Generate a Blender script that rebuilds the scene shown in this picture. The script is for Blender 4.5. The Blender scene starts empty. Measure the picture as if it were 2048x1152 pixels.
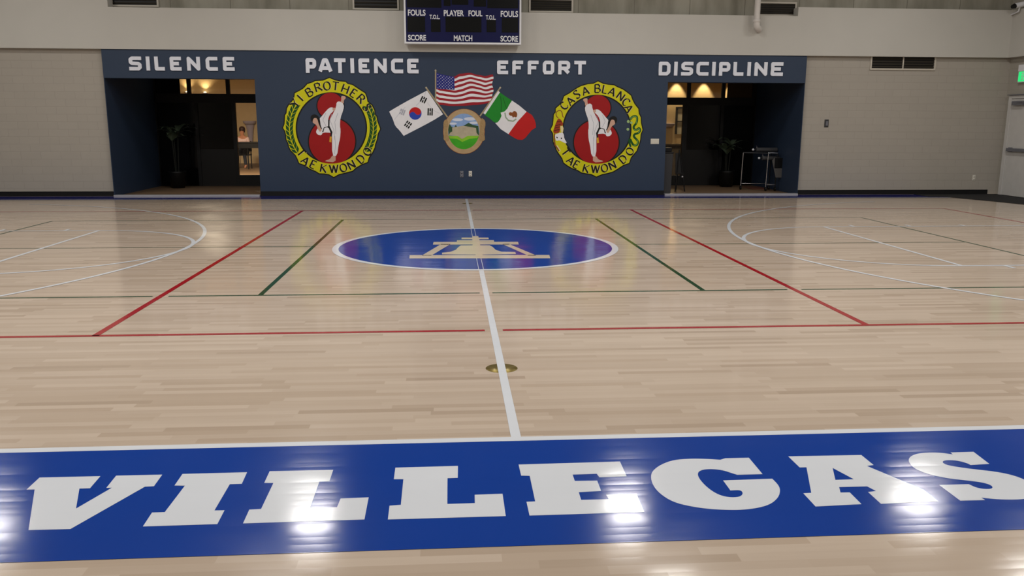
import bpy, bmesh, math, random
import numpy as np
from mathutils import Vector, Matrix
from mathutils.geometry import tessellate_polygon
random.seed(7)
SC = bpy.context.scene
COL = SC.collection
PI = math.pi

# ------------------------------------------------------------------ camera
CAM_F, CAM_P, CAM_Y, CAM_R = 1671.13, 0.1964, 0.0730, 0.0039
CAM_O = np.array([-0.3198, -10.80, 1.5909])
def cam_axes():
    cy, sy = math.cos(CAM_Y), math.sin(CAM_Y); cp, sp = math.cos(CAM_P), math.sin(CAM_P)
    cr, sr = math.cos(CAM_R), math.sin(CAM_R)
    fwd = np.array([sy*cp, cy*cp, -sp]); right = np.array([cy, -sy, 0.]); up = np.cross(right, fwd)
    return cr*right + sr*up, -sr*right + cr*up, fwd
RX, UP, FW = cam_axes()
cd = bpy.data.cameras.new('camera'); cam = bpy.data.objects.new('camera', cd); COL.objects.link(cam)
cd.sensor_width = 36.0; cd.lens = CAM_F/2048*36.0; cd.clip_start = 0.05; cd.clip_end = 200
cam.matrix_world = Matrix(((RX[0], UP[0], -FW[0], CAM_O[0]), (RX[1], UP[1], -FW[1], CAM_O[1]),
                           (RX[2], UP[2], -FW[2], CAM_O[2]), (0, 0, 0, 1)))
SC.camera = cam
def U(px, py, x=None, y=None, z=None):
    """measure the photograph: the point of a real plane (x=, y= or z=) seen at a pixel"""
    d = FW + RX*(px-1024)/CAM_F - UP*(py-576)/CAM_F
    if z is not None: t = (z-CAM_O[2])/d[2]
    elif y is not None: t = (y-CAM_O[1])/d[1]
    else: t = (x-CAM_O[0])/d[0]
    return Vector(CAM_O + t*d)

# ------------------------------------------------------------------ world, exposure, lamps
w = bpy.data.worlds.new('world'); SC.world = w; w.use_nodes = True
w.node_tree.nodes['Background'].inputs[0].default_value = (0.6, 0.7, 0.9, 1)
w.node_tree.nodes['Background'].inputs[1].default_value = 0.0
SC.view_settings.view_transform = 'Standard'; SC.view_settings.look = 'None'
SC.view_settings.exposure = 0.0; SC.view_settings.gamma = 1.0; SC.view_settings.use_curve_mapping = False
LAMP_Z = 5.8
LAMP_ROWS = (4.1, 0.4, -3.4, -7.4)
LAMP_XS = (-8.9, -3.0, 3.0, 8.9)
LAMP_W = 108.0
def area_lamp(name, loc, power, size, color, rot=(0, 0, 0), spread=PI, size_y=None):
    ld = bpy.data.lights.new(name, 'AREA'); ld.shape = 'RECTANGLE' if size_y else 'DISK'; ld.size = size; ld.energy = power
    if size_y: ld.size_y = size_y
    ld.color = color; ld.spread = spread
    o = bpy.data.objects.new(name, ld); COL.objects.link(o); o.location = loc; o.rotation_euler = rot
    return o
for ly in LAMP_ROWS:
    for lx in LAMP_XS:
        area_lamp('high_bay_glow', (lx, ly, LAMP_Z-0.005), LAMP_W*(0.72 if ly > 4 else 1.12), 0.60, (1.0, 0.965, 0.93), size_y=1.16)
def spot(name, loc, target, power, angle, color, blend=0.5, rad=0.04):
    ld = bpy.data.lights.new(name, 'SPOT'); ld.energy = power; ld.spot_size = angle; ld.spot_blend = blend
    ld.color = color; ld.shadow_soft_size = rad
    o = bpy.data.objects.new(name, ld); COL.objects.link(o); o.location = loc
    o.rotation_euler = (Vector(target)-Vector(loc)).to_track_quat('-Z', 'Y').to_euler()
    return o

# ------------------------------------------------------------------ materials
def srgb(r, g, b):
    f = lambda c: (c/255/12.92) if c/255 <= 0.04045 else ((c/255+0.055)/1.055)**2.4
    return (f(r), f(g), f(b), 1.0)
def new_mat(name):
    m = bpy.data.materials.new(name); m.use_nodes = True
    return m, m.node_tree, m.node_tree.nodes['Principled BSDF']
def plain(name, rgb, rough=0.6, metal=0.0, spec=0.3, vary=0.08, scale=6.0, emit=None, estr=0.0):
    m, nt, b = new_mat(name)
    c = srgb(*rgb)
    b.inputs['Roughness'].default_value = rough; b.inputs['Metallic'].default_value = metal
    b.inputs['Specular IOR Level'].default_value = spec
    if vary > 0:
        n = nt.nodes.new('ShaderNodeTexNoise'); n.inputs['Scale'].default_value = scale; n.inputs['Detail'].default_value = 4
        tc = nt.nodes.new('ShaderNodeTexCoord'); nt.links.new(tc.outputs['Object'], n.inputs['Vector'])
        mx = nt.nodes.new('ShaderNodeMix'); mx.data_type = 'RGBA'
        mx.inputs['A'].default_value = tuple(v*(1-vary) for v in c[:3])+(1,)
        mx.inputs['B'].default_value = tuple(min(1, v*(1+vary)) for v in c[:3])+(1,)
        nt.links.new(n.outputs['Fac'], mx.inputs['Factor']); nt.links.new(mx.outputs['Result'], b.inputs['Base Color'])
    else:
        b.inputs['Base Color'].default_value = c
    if emit:
        b.inputs['Emission Color'].default_value = srgb(*emit); b.inputs['Emission Strength'].default_value = estr
    return m

# varnish: every board of the gym floor lies at a slightly different tilt
BOARD = 0.057
def varnish_group():
    g = bpy.data.node_groups.new('varnish', 'ShaderNodeTree')
    g.interface.new_socket('Normal', in_out='OUTPUT', socket_type='NodeSocketVector')
    g.interface.new_socket('Roughness', in_out='OUTPUT', socket_type='NodeSocketFloat')
    N, L = g.nodes, g.links
    def M(op, a, b=None):
        n = N.new('ShaderNodeMath'); n.operation = op
        for i, v in enumerate((a, b)):
            if v is None: continue
            if isinstance(v, (int, float)): n.inputs[i].default_value = v
            else: L.new(v, n.inputs[i])
        return n.outputs[0]
    geo = N.new('ShaderNodeNewGeometry'); sx = N.new('ShaderNodeSeparateXYZ'); L.new(geo.outputs['Position'], sx.inputs[0])
    row = M('DIVIDE', sx.outputs['Y'], BOARD); rid = M('FLOOR', row); fr = M('SUBTRACT', M('FRACT', row), 0.5)
    wn = N.new('ShaderNodeTexWhiteNoise'); wn.noise_dimensions = '1D'; L.new(rid, wn.inputs['W'])
    n1 = N.new('ShaderNodeTexNoise'); n1.inputs['Scale'].default_value = 1.3; n1.inputs['Detail'].default_value = 2
    n2 = N.new('ShaderNodeTexNoise'); n2.inputs['Scale'].default_value = 9.0; n2.inputs['Detail'].default_value = 2
    L.new(geo.outputs['Position'], n1.inputs['Vector']); L.new(geo.outputs['Position'], n2.inputs['Vector'])
    tilt = M('MULTIPLY', M('SUBTRACT', wn.outputs['Value'], 0.5), 0.013)
    crown = M('MULTIPLY', fr, 0.010)
    s2 = N.new('ShaderNodeSeparateColor'); L.new(n2.outputs['Color'], s2.inputs[0])
    s1 = N.new('ShaderNodeSeparateColor'); L.new(n1.outputs['Color'], s1.inputs[0])
    ny = M('ADD', M('ADD', tilt, crown), M('ADD', M('MULTIPLY', M('SUBTRACT', s2.outputs[0], 0.5), 0.010), M('MULTIPLY', M('SUBTRACT', s1.outputs[0], 0.5), 0.012)))
    nx = M('ADD', M('MULTIPLY', M('SUBTRACT', s2.outputs[1], 0.5), 0.012), M('MULTIPLY', M('SUBTRACT', s1.outputs[1], 0.5), 0.010))
    cx = N.new('ShaderNodeCombineXYZ'); L.new(nx, cx.inputs[0]); L.new(ny, cx.inputs[1]); cx.inputs[2].default_value = 1.0
    nm = N.new('ShaderNodeVectorMath'); nm.operation = 'NORMALIZE'; L.new(cx.outputs[0], nm.inputs[0])
    out = N.new('NodeGroupOutput'); L.new(nm.outputs[0], out.inputs['Normal'])
    L.new(M('ADD', M('MULTIPLY', n1.outputs['Fac'], 0.12), 0.065), out.inputs['Roughness'])
    return g
VARNISH = varnish_group()
def varnished(name, rgb, vary=0.06):
    m = plain(name, rgb, vary=vary, scale=1.5); nt = m.node_tree; b = nt.nodes['Principled BSDF']
    g = nt.nodes.new('ShaderNodeGroup'); g.node_tree = VARNISH
    nt.links.new(g.outputs['Normal'], b.inputs['Normal']); nt.links.new(g.outputs['Roughness'], b.inputs['Roughness'])
    b.inputs['Specular IOR Level'].default_value = 0.32
    return m
def maple():
    m, nt, b = new_mat('maple_boards'); N, L = nt.nodes, nt.links
    def M(op, a, c=None):
        n = N.new('ShaderNodeMath'); n.operation = op
        for i, v in enumerate((a, c)):
            if v is None: continue
            if isinstance(v, (int, float)): n.inputs[i].default_value = v
            else: L.new(v, n.inputs[i])
        return n.outputs[0]
    geo = N.new('ShaderNodeNewGeometry'); sx = N.new('ShaderNodeSeparateXYZ'); L.new(geo.outputs['Position'], sx.inputs[0])
    rid = M('FLOOR', M('DIVIDE', sx.outputs['Y'], BOARD))
    wn = N.new('ShaderNodeTexWhiteNoise'); wn.noise_dimensions = '1D'; L.new(rid, wn.inputs['W'])
    cid = M('FLOOR', M('ADD', M('DIVIDE', sx.outputs['X'], 0.75), M('MULTIPLY', wn.outputs['Value'], 17.0)))
    cv = N.new('ShaderNodeCombineXYZ'); L.new(rid, cv.inputs[0]); L.new(cid, cv.inputs[1])
    w2 = N.new('ShaderNodeTexWhiteNoise'); w2.noise_dimensions = '2D'; L.new(cv.outputs[0], w2.inputs['Vector'])
    rp = N.new('ShaderNodeValToRGB'); L.new(w2.outputs['Value'], rp.inputs[0])
    e = rp.color_ramp.elements
    e[0].position = 0.0; e[0].color = srgb(166, 149, 131); e[1].position = 1.0; e[1].color = srgb(188, 172, 155)
    k = e.new(0.12); k.color = srgb(175, 158, 140)
    k = e.new(0.6); k.color = srgb(182, 166, 149)
    mp = N.new('ShaderNodeMapping'); mp.inputs['Scale'].default_value = (1.6, 34, 1); L.new(geo.outputs['Position'], mp.inputs[0])
    gr = N.new('ShaderNodeTexNoise'); gr.inputs['Scale'].default_value = 1.0; gr.inputs['Detail'].default_value = 5; L.new(mp.outputs[0], gr.inputs['Vector'])
    mx = N.new('ShaderNodeMix'); mx.data_type = 'RGBA'; mx.blend_type = 'MULTIPLY'; mx.inputs['Factor'].default_value = 0.12
    r2 = N.new('ShaderNodeValToRGB'); L.new(gr.outputs['Fac'], r2.inputs[0])
    r2.color_ramp.elements[0].position = 0.3; r2.color_ramp.elements[0].color = (0.70, 0.66, 0.62, 1); r2.color_ramp.elements[1].position = 0.65; r2.color_ramp.elements[1].color = (1, 1, 1, 1)
    L.new(rp.outputs[0], mx.inputs['A']); L.new(r2.outputs[0], mx.inputs['B']); L.new(mx.outputs['Result'], b.inputs['Base Color'])
    g = N.new('ShaderNodeGroup'); g.node_tree = VARNISH
    L.new(g.outputs['Normal'], b.inputs['Normal']); L.new(g.outputs['Roughness'], b.inputs['Roughness'])
    b.inputs['Specular IOR Level'].default_value = 0.32
    return m
def blocks(name, rgb, axis='X'):
    m, nt, b = new_mat(name); N, L = nt.nodes, nt.links
    geo = N.new('ShaderNodeNewGeometry'); sx = N.new('ShaderNodeSeparateXYZ'); L.new(geo.outputs['Position'], sx.inputs[0])
    cv = N.new('ShaderNodeCombineXYZ'); L.new(sx.outputs[axis], cv.inputs[0]); L.new(sx.outputs['Z'], cv.inputs[1])
    br = N.new('ShaderNodeTexBrick'); L.new(cv.outputs[0], br.inputs['Vector'])
    c = srgb(*rgb)
    br.inputs['Color1'].default_value = c; br.inputs['Color2'].default_value = tuple(v*0.97 for v in c[:3])+(1,)
    br.inputs['Mortar'].default_value = tuple(v*0.87 for v in c[:3])+(1,)
    br.inputs['Scale'].default_value = 1.0; br.inputs['Mortar Size'].default_value = 0.006; br.inputs['Mortar Smooth'].default_value = 0.6
    br.inputs['Brick Width'].default_value = 0.406; br.inputs['Row Height'].default_value = 0.155
    n = N.new('ShaderNodeTexNoise'); n.inputs['Scale'].default_value = 5; n.inputs['Detail'].default_value = 6; L.new(geo.outputs['Position'], n.inputs['Vector'])
    mx = N.new('ShaderNodeMix'); mx.data_type = 'RGBA'; mx.blend_type = 'MULTIPLY'; mx.inputs['Factor'].default_value = 0.25
    L.new(br.outputs['Color'], mx.inputs['A']); L.new(n.outputs['Color'], mx.inputs['B'])
    hs = N.new('ShaderNodeMix'); hs.data_type = 'RGBA'; hs.inputs['Factor'].default_value = 0.15
    L.new(br.outputs['Color'], hs.inputs['A']); 
    rp = N.new('ShaderNodeValToRGB'); L.new(n.outputs['Fac'], rp.inputs[0])
    rp.color_ramp.elements[0].color = tuple(v*0.75 for v in c[:3])+(1,); rp.color_ramp.elements[1].color = c
    L.new(rp.outputs[0], hs.inputs['B']); L.new(hs.outputs['Result'], b.inputs['Base Color'])
    bp = N.new('ShaderNodeBump'); bp.inputs['Strength'].default_value = 0.25; bp.inputs['Distance'].default_value = 0.006; bp.invert = True
    L.new(br.outputs['Fac'], bp.inputs['Height']); L.new(bp.outputs[0], b.inputs['Normal'])
    b.inputs['Roughness'].default_value = 0.75
    return m
def concrete():
    m, nt, b = new_mat('board_marked_concrete'); N, L = nt.nodes, nt.links
    geo = N.new('ShaderNodeNewGeometry'); mp = N.new('ShaderNodeMapping'); mp.inputs['Scale'].default_value = (1.2, 1, 0.35); L.new(geo.outputs['Position'], mp.inputs[0])
    n = N.new('ShaderNodeTexNoise'); n.inputs['Scale'].default_value = 2.5; n.inputs['Detail'].default_value = 8; L.new(mp.outputs[0], n.inputs['Vector'])
    rp = N.new('ShaderNodeValToRGB'); L.new(n.outputs['Fac'], rp.inputs[0])
    rp.color_ramp.elements[0].position = 0.3; rp.color_ramp.elements[0].color = srgb(122, 119, 106)
    rp.color_ramp.elements[1].position = 0.7; rp.color_ramp.elements[1].color = srgb(156, 153, 140)
    sx = N.new('ShaderNodeSeparateXYZ'); L.new(geo.outputs['Position'], sx.inputs[0])
    a = N.new('ShaderNodeMath'); a.operation = 'DIVIDE'; a.inputs[1].default_value = 1.22; L.new(sx.outputs['X'], a.inputs[0])
    f = N.new('ShaderNodeMath'); f.operation = 'FRACT'; L.new(a.outputs[0], f.inputs[0])
    l = N.new('ShaderNodeMath'); l.operation = 'LESS_THAN'; l.inputs[1].default_value = 0.012; L.new(f.outputs[0], l.inputs[0])
    mx = N.new('ShaderNodeMix'); mx.data_type = 'RGBA'; L.new(l.outputs[0], mx.inputs['Factor']); L.new(rp.outputs[0], mx.inputs['A'])
    mx.inputs['B'].default_value = srgb(110, 106, 95); L.new(mx.outputs['Result'], b.inputs['Base Color'])
    b.inputs['Roughness'].default_value = 0.85
    return m
def glass():
    m, nt, b = new_mat('clear_glass'); N, L = nt.nodes, nt.links
    tr = N.new('ShaderNodeBsdfTransparent'); gl = N.new('ShaderNodeBsdfGlossy'); gl.inputs['Roughness'].default_value = 0.02
    tr.inputs[0].default_value = (0.92, 0.94, 0.93, 1)
    mx = N.new('ShaderNodeMixShader'); fr = N.new('ShaderNodeFresnel'); fr.inputs[0].default_value = 1.45
    L.new(fr.outputs[0], mx.inputs[0]); L.new(tr.outputs[0], mx.inputs[1]); L.new(gl.outputs[0], mx.inputs[2])
    L.new(mx.outputs[0], N['Material Output'].inputs['Surface'])
    return m

MAPLE = maple()
F_WHITE = varnished('white_court_paint', (203, 207, 212)); F_RED = varnished('red_court_paint', (150, 26, 34))
F_GREEN = varnished('green_court_paint', (30, 66, 44)); F_BLUE = varnished('blue_court_paint', (11, 56, 140))
F_NAVY = varnished('navy_border_paint', (18, 24, 104)); F_TAN = varnished('bare_wood_emblem', (194, 180, 160))
F_BLACK = plain('black_rubber', (16, 18, 22), 0.7)
BLOCK = blocks('painted_concrete_block', (163, 157, 147)); BLOCK_Y = blocks('painted_concrete_block_side', (160, 155, 144), 'Y')
FASCIA = plain('cream_plaster', (187, 185, 178), 0.7, vary=0.05, scale=1.2)
BLUEWALL = plain('slate_blue_wall_paint', (44, 58, 79), 0.5, vary=0.05, scale=1.0)
CONC = concrete(); CEIL = plain('ceiling_deck', (150, 148, 142), 0.8)
BLACKBASE = plain('black_vinyl_base', (14, 15, 17), 0.5)
ALU = plain('satin_aluminium', (196, 196, 200), 0.4, 0.6)
CHROME = plain('chrome', (215, 215, 218), 0.2, 1.0)
BLACKFRAME = plain('black_anodised_frame', (10, 10, 11), 0.45)
DARKGLASS = plain('near_black_glass', (9, 9, 10), 0.12, spec=0.25, vary=0)  # opaque near-black; in the left transom its colour stands for the dim interior
GLASS = glass()
TILE = plain('tan_floor_tile', (120, 97, 74), 0.5, vary=0.15, scale=3)
LETTERW = plain('white_letter_face', (222, 226, 236), 0.5)
P_YEL = plain('yellow_sign_paint', (202, 198, 8), 0.5); P_BLK = plain('black_sign_paint', (12, 12, 12), 0.5)
P_CREAM = plain('cream_sign_paint', (222, 206, 150), 0.5); P_RED = plain('red_sign_paint', (152, 9, 13), 0.5)
P_WHT = plain('white_sign_paint', (226, 226, 230), 0.5); P_SKIN = plain('skin_sign_paint', (200, 160, 140), 0.5)
P_GRN = plain('leaf_green_sign_paint', (12, 74, 22), 0.5, vary=0.3, scale=25); P_GOLD = plain('gold_sign_paint', (214, 160, 40), 0.5)
P_GREY = plain('grey_fold_paint', (168, 170, 182), 0.5); P_ORG = plain('orange_sign_paint', (150, 52, 18), 0.5, vary=0.3, scale=30)
P_NAVY = plain('flag_navy', (26, 34, 120), 0.5); P_FRED = plain('flag_red', (150, 20, 36), 0.5); P_BLUE = plain('flag_blue', (40, 66, 170), 0.5)
P_MGRN = plain('flag_green', (22, 132, 36), 0.5); P_MRED = plain('flag_scarlet', (186, 20, 20), 0.5)
P_TAN = plain('tan_scroll_paint', (176, 150, 112), 0.5, vary=0.2, scale=12); P_POLE = plain('pole_paint', (160, 146, 116), 0.5)
P_SKY = plain('painted_sky', (130, 160, 205), 0.5, vary=0.35, scale=7); P_GRASS = plain('painted_grass', (60, 160, 30), 0.5, vary=0.3, scale=8)
P_LIME = plain('painted_light_grass', (130, 190, 40), 0.5, vary=0.2, scale=8); P_STONE = plain('painted_stone', (176, 166, 142), 0.5, vary=0.2, scale=14)
P_TREE = plain('painted_tree', (44, 78, 48), 0.5, vary=0.4, scale=25); P_BRN = plain('painted_brown', (134, 74, 30), 0.5, vary=0.4, scale=40)
SB_BLUE = plain('scoreboard_navy', (9, 14, 66), 0.5, spec=0.2); SB_BLK = plain('scoreboard_black_lens', (6, 7, 7), 0.4, spec=0.15); WHITE = plain('white_enamel', (222, 224, 228), 0.45)
PIPEW = plain('white_painted_pipe', (206, 202, 196), 0.5); DARKLOUV = plain('dark_louvre', (44, 40, 32), 0.6); VFRAME = plain('vent_frame_paint', (186, 180, 168), 0.6)
CREAMWALL = plain('cream_lobby_wall', (222, 200, 160), 0.7); LAV = plain('lavender_grey_shade', (186, 180, 204), 0.6)
DGREY = plain('dark_grey_plastic', (58, 58, 60), 0.5); BLACKP = plain('black_plastic', (14, 14, 15), 0.45); LEAF = plain('dark_glossy_leaf', (84, 98, 78), 0.3, vary=0.3)
FABRIC = plain('grey_nylon', (92, 90, 88), 0.8); PADD = plain('charcoal_padding', (66, 66, 68), 0.6); RUG = plain('brown_red_doormat', (110, 66, 50), 0.9, vary=0.25, scale=20)
PLATE = plain('ivory_plate', (206, 202, 190), 0.5); STEELPL = plain('grey_steel_plate', (120, 122, 130), 0.4, 0.5); BRASS = plain('brass_cover', (120, 104, 50), 0.35, 0.6)
DOORW = plain('pale_grey_door_paint', (190, 188, 184), 0.5); EXITG = plain('exit_green', (40, 200, 110), 0.4, emit=(40, 220, 120), estr=0.9)
SKINM = plain('skin', (190, 130, 100), 0.55); SHIRT = plain('pale_pink_shirt', (220, 190, 186), 0.8); HAIRM = plain('dark_brown_hair', (46, 22, 16), 0.5); JEANS = plain('dark_denim', (34, 38, 50), 0.8)
GLOW = plain('lamp_lens', (255, 255, 255), 0.5, vary=0, emit=(255, 240, 225), estr=6.0); HOUSING = plain('lamp_housing', (150, 150, 150), 0.4, 0.7)

# ------------------------------------------------------------------ builders
class MB:
    def __init__(s): s.v = []; s.f = []; s.smooth = set()
    def add(s, vs, fs, smooth=False):
        o = len(s.v); s.v += [tuple(p) for p in vs]
        for f in fs:
            if smooth: s.smooth.add(len(s.f))
            s.f.append([i+o for i in f])
        return s
    def box(s, a, b):
        x0, y0, z0 = a; x1, y1, z1 = b
        return s.add([(x0, y0, z0), (x1, y0, z0), (x1, y1, z0), (x0, y1, z0), (x0, y0, z1), (x1, y0, z1), (x1, y1, z1), (x0, y1, z1)],
              [(0, 3, 2, 1), (4, 5, 6, 7), (0, 1, 5, 4), (1, 2, 6, 5), (2, 3, 7, 6), (3, 0, 4, 7)])
    def tube(s, pts, r, n=10, cap=True):
        pts = [Vector(p) for p in pts]; rs = r if isinstance(r, (list, tuple)) else [r]*len(pts)
        rings = []; prev = None
        for i, p in enumerate(pts):
            d = (pts[min(i+1, len(pts)-1)]-pts[max(i-1, 0)]).normalized()
            if prev is None: a = d.orthogonal().normalized()
            else: a = (prev-d*prev.dot(d)).normalized()
            prev = a; b = d.cross(a)
            rings.append([p+(a*math.cos(2*PI*k/n)+b*math.sin(2*PI*k/n))*rs[i] for k in range(n)])
        vs = [q for R in rings for q in R]; fs = []
        for i in range(len(rings)-1):
            for k in range(n): fs.append((i*n+k, i*n+(k+1) % n, (i+1)*n+(k+1) % n, (i+1)*n+k))
        s.add(vs, fs, True)
        if cap:
            o = len(s.v)
            s.add(rings[0], [tuple(range(n))[::-1]]); s.add(rings[-1], [tuple(range(n))])
        return s
    def lathe(s, c, prof, n=24, axis='Z', sx=1.0):
        vs = []
        for r, h in prof:
            for k in range(n):
                a = 2*PI*k/n; x, y = r*math.cos(a)*sx, r*math.sin(a)
                p = {'Z': (x, y, h), 'Y': (x, h, y), 'X': (h, x, y)}[axis]
                vs.append((c[0]+p[0], c[1]+p[1], c[2]+p[2]))
        fs = [(i*n+k, i*n+(k+1) % n, (i+1)*n+(k+1) % n, (i+1)*n+k) for i in range(len(prof)-1) for k in range(n)]
        s.add(vs, fs, True)
        s.add(vs[:n], [tuple(range(n))[::-1]]); s.add(vs[-n:], [tuple(range(n))])
        return s
    def poly(s, pts, holes=(), thick=None):
        """filled outline (3D points in one plane); thick = vector to extrude backwards"""
        loops = [[Vector(p) for p in pts]] + [[Vector(p) for p in h] for h in holes]
        flat = [p for l in loops for p in l]
        tris = tessellate_polygon(loops)
        s.add(flat, [tuple(t) for t in tris])
        if thick is not None:
            t = Vector(thick)
            s.add([p+t for p in flat], [tuple(t_)[::-1] for t_ in tris])
            for l in loops:
                n = len(l); s.add(l+[p+t for p in l], [(i, (i+1) % n, n+(i+1) % n, n+i) for i in range(n)])
        return s
    def build(s, name, mat, parent=None, bevel=0.0):
        me = bpy.data.meshes.new(name); me.from_pydata(s.v, [], s.f); me.materials.append(mat)
        for i in s.smooth: me.polygons[i].use_smooth = True
        bm = bmesh.new(); bm.from_mesh(me); bmesh.ops.recalc_face_normals(bm, faces=bm.faces); bm.to_mesh(me); bm.free()
        o = bpy.data.objects.new(name, me); COL.objects.link(o)
        if parent is not None:
            o.parent = parent
            if parent.type == 'EMPTY' or parent.location.length > 0: o.matrix_parent_inverse = Matrix.Translation(-parent.location)
        if bevel:
            md = o.modifiers.new('bevel', 'BEVEL'); md.width = bevel; md.segments = 2; md.limit_method = 'ANGLE'
        return o
def tag(o, label, cat, group=None):
    o['label'] = label; o['category'] = cat
    if group: o['group'] = group
    return o
def thing(name, label, cat, loc=(0, 0, 0), group=None):
    o = bpy.data.objects.new(name, None); COL.objects.link(o); o.location = loc; o.empty_display_size = 0.1
    return tag(o, label, cat, group)
def struct(name, mb, mat, parent=None):
    o = mb.build(name, mat, parent)
    if parent is None: o['kind'] = 'structure'
    return o
def boxo(name, a, b, mat, parent=None, bevel=0.0): return MB().box(a, b).build(name, mat, parent, bevel)
def sbox(name, a, b, mat): return struct(name, MB().box(a, b), mat)

# ------------------------------------------------------------------ the room shell
YW = 7.60          # blue wall face
XR = 12.20         # right wall
AX0, AX1, AZ, AZB = 4.41, 7.48, 2.45, 2.80   # door recess
FZ0, FZ1, FZ2 = 3.03, 3.855, 4.04
sbox('floor', (-XR, -14, -0.1), (XR, YW+0.08, 0.0), MAPLE)
sbox('ceiling', (-XR-0.3, -14.3, 6.6), (XR+0.3, 8.3, 6.8), CEIL)
m = MB(); 
for s in (-1, 1): m = MB().box((min(s*AX1, s*XR), YW+0.08, -0.1), (max(s*AX1, s*XR), YW+0.4, FZ0+0.1)); struct('wall_back_left' if s < 0 else 'wall_back_right', m, BLOCK)
# blue wall: one outline with the two recess openings
o2 = [(-AX1, 0), (-AX1, FZ0), (AX1, FZ0), (AX1, 0), (AX1, 0)]
out = [(-AX1, FZ0), (AX1, FZ0), (AX1, AZ), (AX0, AZ), (AX0, 0), (-AX0, 0), (-AX0, AZ), (-AX1, AZ)]
struct('wall_back', MB().poly([(x, YW, z) for x, z in out], thick=(0, 0.3, 0)), BLUEWALL)
# plaster band
out = [(-XR, FZ0), (XR, FZ0), (XR, FZ2), (7.20, FZ2), (7.20, FZ1), (-7.26, FZ1), (-7.26, FZ2), (-XR, FZ2)]
struct('trim_1', MB().poly([(x, YW-0.03, z) for x, z in out], thick=(0, 0.38, 0)), FASCIA)
sbox('wall_back_upper', (-XR, YW+0.24, FZ1-0.2), (XR, YW+0.5, 6.6), CONC)
sbox('wall_right', (XR, -14, -0.1), (XR+0.3, YW+0.4, 6.6), BLOCK_Y)
sbox('trim_2', (XR-0.14, -14, FZ0), (XR, YW-0.03, FZ2), FASCIA)
sbox('wall_left', (-XR-0.3, -14, -0.1), (-XR, YW+0.4, 6.6), BLOCK_Y)
sbox('wall_front', (-XR-0.3, -14.3, -0.1), (XR+0.3, -14, 6.6), BLOCK)
sbox('baseboard_left', (-XR, YW+0.065, 0), (-AX1-0.01, YW+0.08, 0.10), BLACKBASE)
sbox('baseboard_right', (AX1+0.01, YW+0.065, 0), (XR-0.2, YW+0.08, 0.10), BLACKBASE)
sbox('baseboard_back', (-AX0, YW-0.012, 0), (AX0, YW, 0.10), BLACKBASE)
# recesses, storefronts and the lobby behind
YB = 10.55
for s, side in ((-1, 'left'), (1, 'right')):
    x0, x1 = sorted((s*AX0, s*AX1))
    sbox('floor_recess_'+side, (x0, YW+0.08, -0.1), (x1, YB+0.1, 0.0), TILE)
    sbox('ceiling_recess_'+side, (x0, YW+0.3, AZB), (x1, YB+0.1, AZB+0.1), BLUEWALL)
    xo = sorted((s*(AX1-0.012), s*(AX1+0.2))); xi = sorted((s*AX1, s*(AX1-0.012)))
    struct('wall_recess_outer_'+side, MB().box((xo[0], YW+0.4, 0), (xo[1], YB+0.1, AZB)).box((xi[0], YW+0.005, 0), (xi[1], YW+0.4, AZ)), BLUEWALL)
    sbox('wall_recess_inner_'+side, tuple(sorted((s*AX0, s*(AX0-0.2))))[:1]+(YW+0.3, 0), tuple(sorted((s*AX0, s*(AX0-0.2))))[1:]+(YB+0.1, AZB), BLUEWALL)
    sbox('trim_3' if s < 0 else 'trim_4', (x0+0.015, YW-0.06, 0), (x1-0.015, YW+0.10, 0.03), ALU)
YL = 22.0
sbox('floor_lobby', (-13, YB+0.1, -0.1), (13, YL+0.2, 0), TILE)
sbox('ceiling_lobby', (-13, YB+0.1, 3.5), (13, YL+0.2, 3.6), CREAMWALL)
sbox('wall_lobby_back', (-13, YL, 0), (13, YL+0.2, 3.5), CREAMWALL)
sbox('wall_lobby_left', (-13.2, YB+0.1, 0), (-13, YL, 3.5), CREAMWALL)
sbox('wall_lobby_right', (13, YB+0.1, 0), (13.2, YL, 3.5), CREAMWALL)
sbox('wall_lobby_front', (-AX0+0.2, YB-0.05, 0), (AX0-0.2, YB+0.1, 3.5), BLUEWALL)
sbox('wall_lobby_front_left', (-13, YB-0.05, 0), (-AX1-0.2, YB+0.1, 3.5), BLUEWALL)
sbox('wall_lobby_front_right', (AX1+0.2, YB-0.05, 0), (13, YB+0.1, 3.5), BLUEWALL)
for s in (-1, 1):
    a, b = sorted((s*(AX0-0.2), s*(AX1+0.2)))
    sbox('wall_lobby_header_'+('left' if s < 0 else 'right'), (a, YB+0.02, AZB), (b, YB+0.1, 3.5), BLUEWALL)
def storefront(s, name, mull_px, row_px, doors, label):
    """mull_px: pixel x of transom mullions; row_px: (bottom of transom glass, top of door glass)"""
    x0, x1 = sorted((s*AX0, s*AX1))
    root = bpy.data.objects.new(name, None); COL.objects.link(root); root['kind'] = 'structure'; root.location = ((x0+x1)/2, YB, 0)
    zt = U(doors[0][0], row_px[0], y=YB).z; zd = U(doors[0][0], row_px[1], y=YB).z
    fr = MB().box((x0, YB-0.03, zd), (x1, YB+0.03, zt)).box((x0, YB-0.03, AZB-0.04), (x1, YB+0.03, AZB))
    fr.box((x0, YB-0.03, 0), (x0+0.04, YB+0.03, AZB)).box((x1-0.04, YB-0.03, 0), (x1, YB+0.03, AZB))
    ms = [U(p, 176, y=YB).x for p in mull_px]
    for mx in ms: fr.box((mx-0.045, YB-0.035, zt), (mx+0.045, YB+0.035, AZB))
    fr.build('window_frame', BLACKFRAME, root)
    return root, zt, zd, ms, x0, x1
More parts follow.
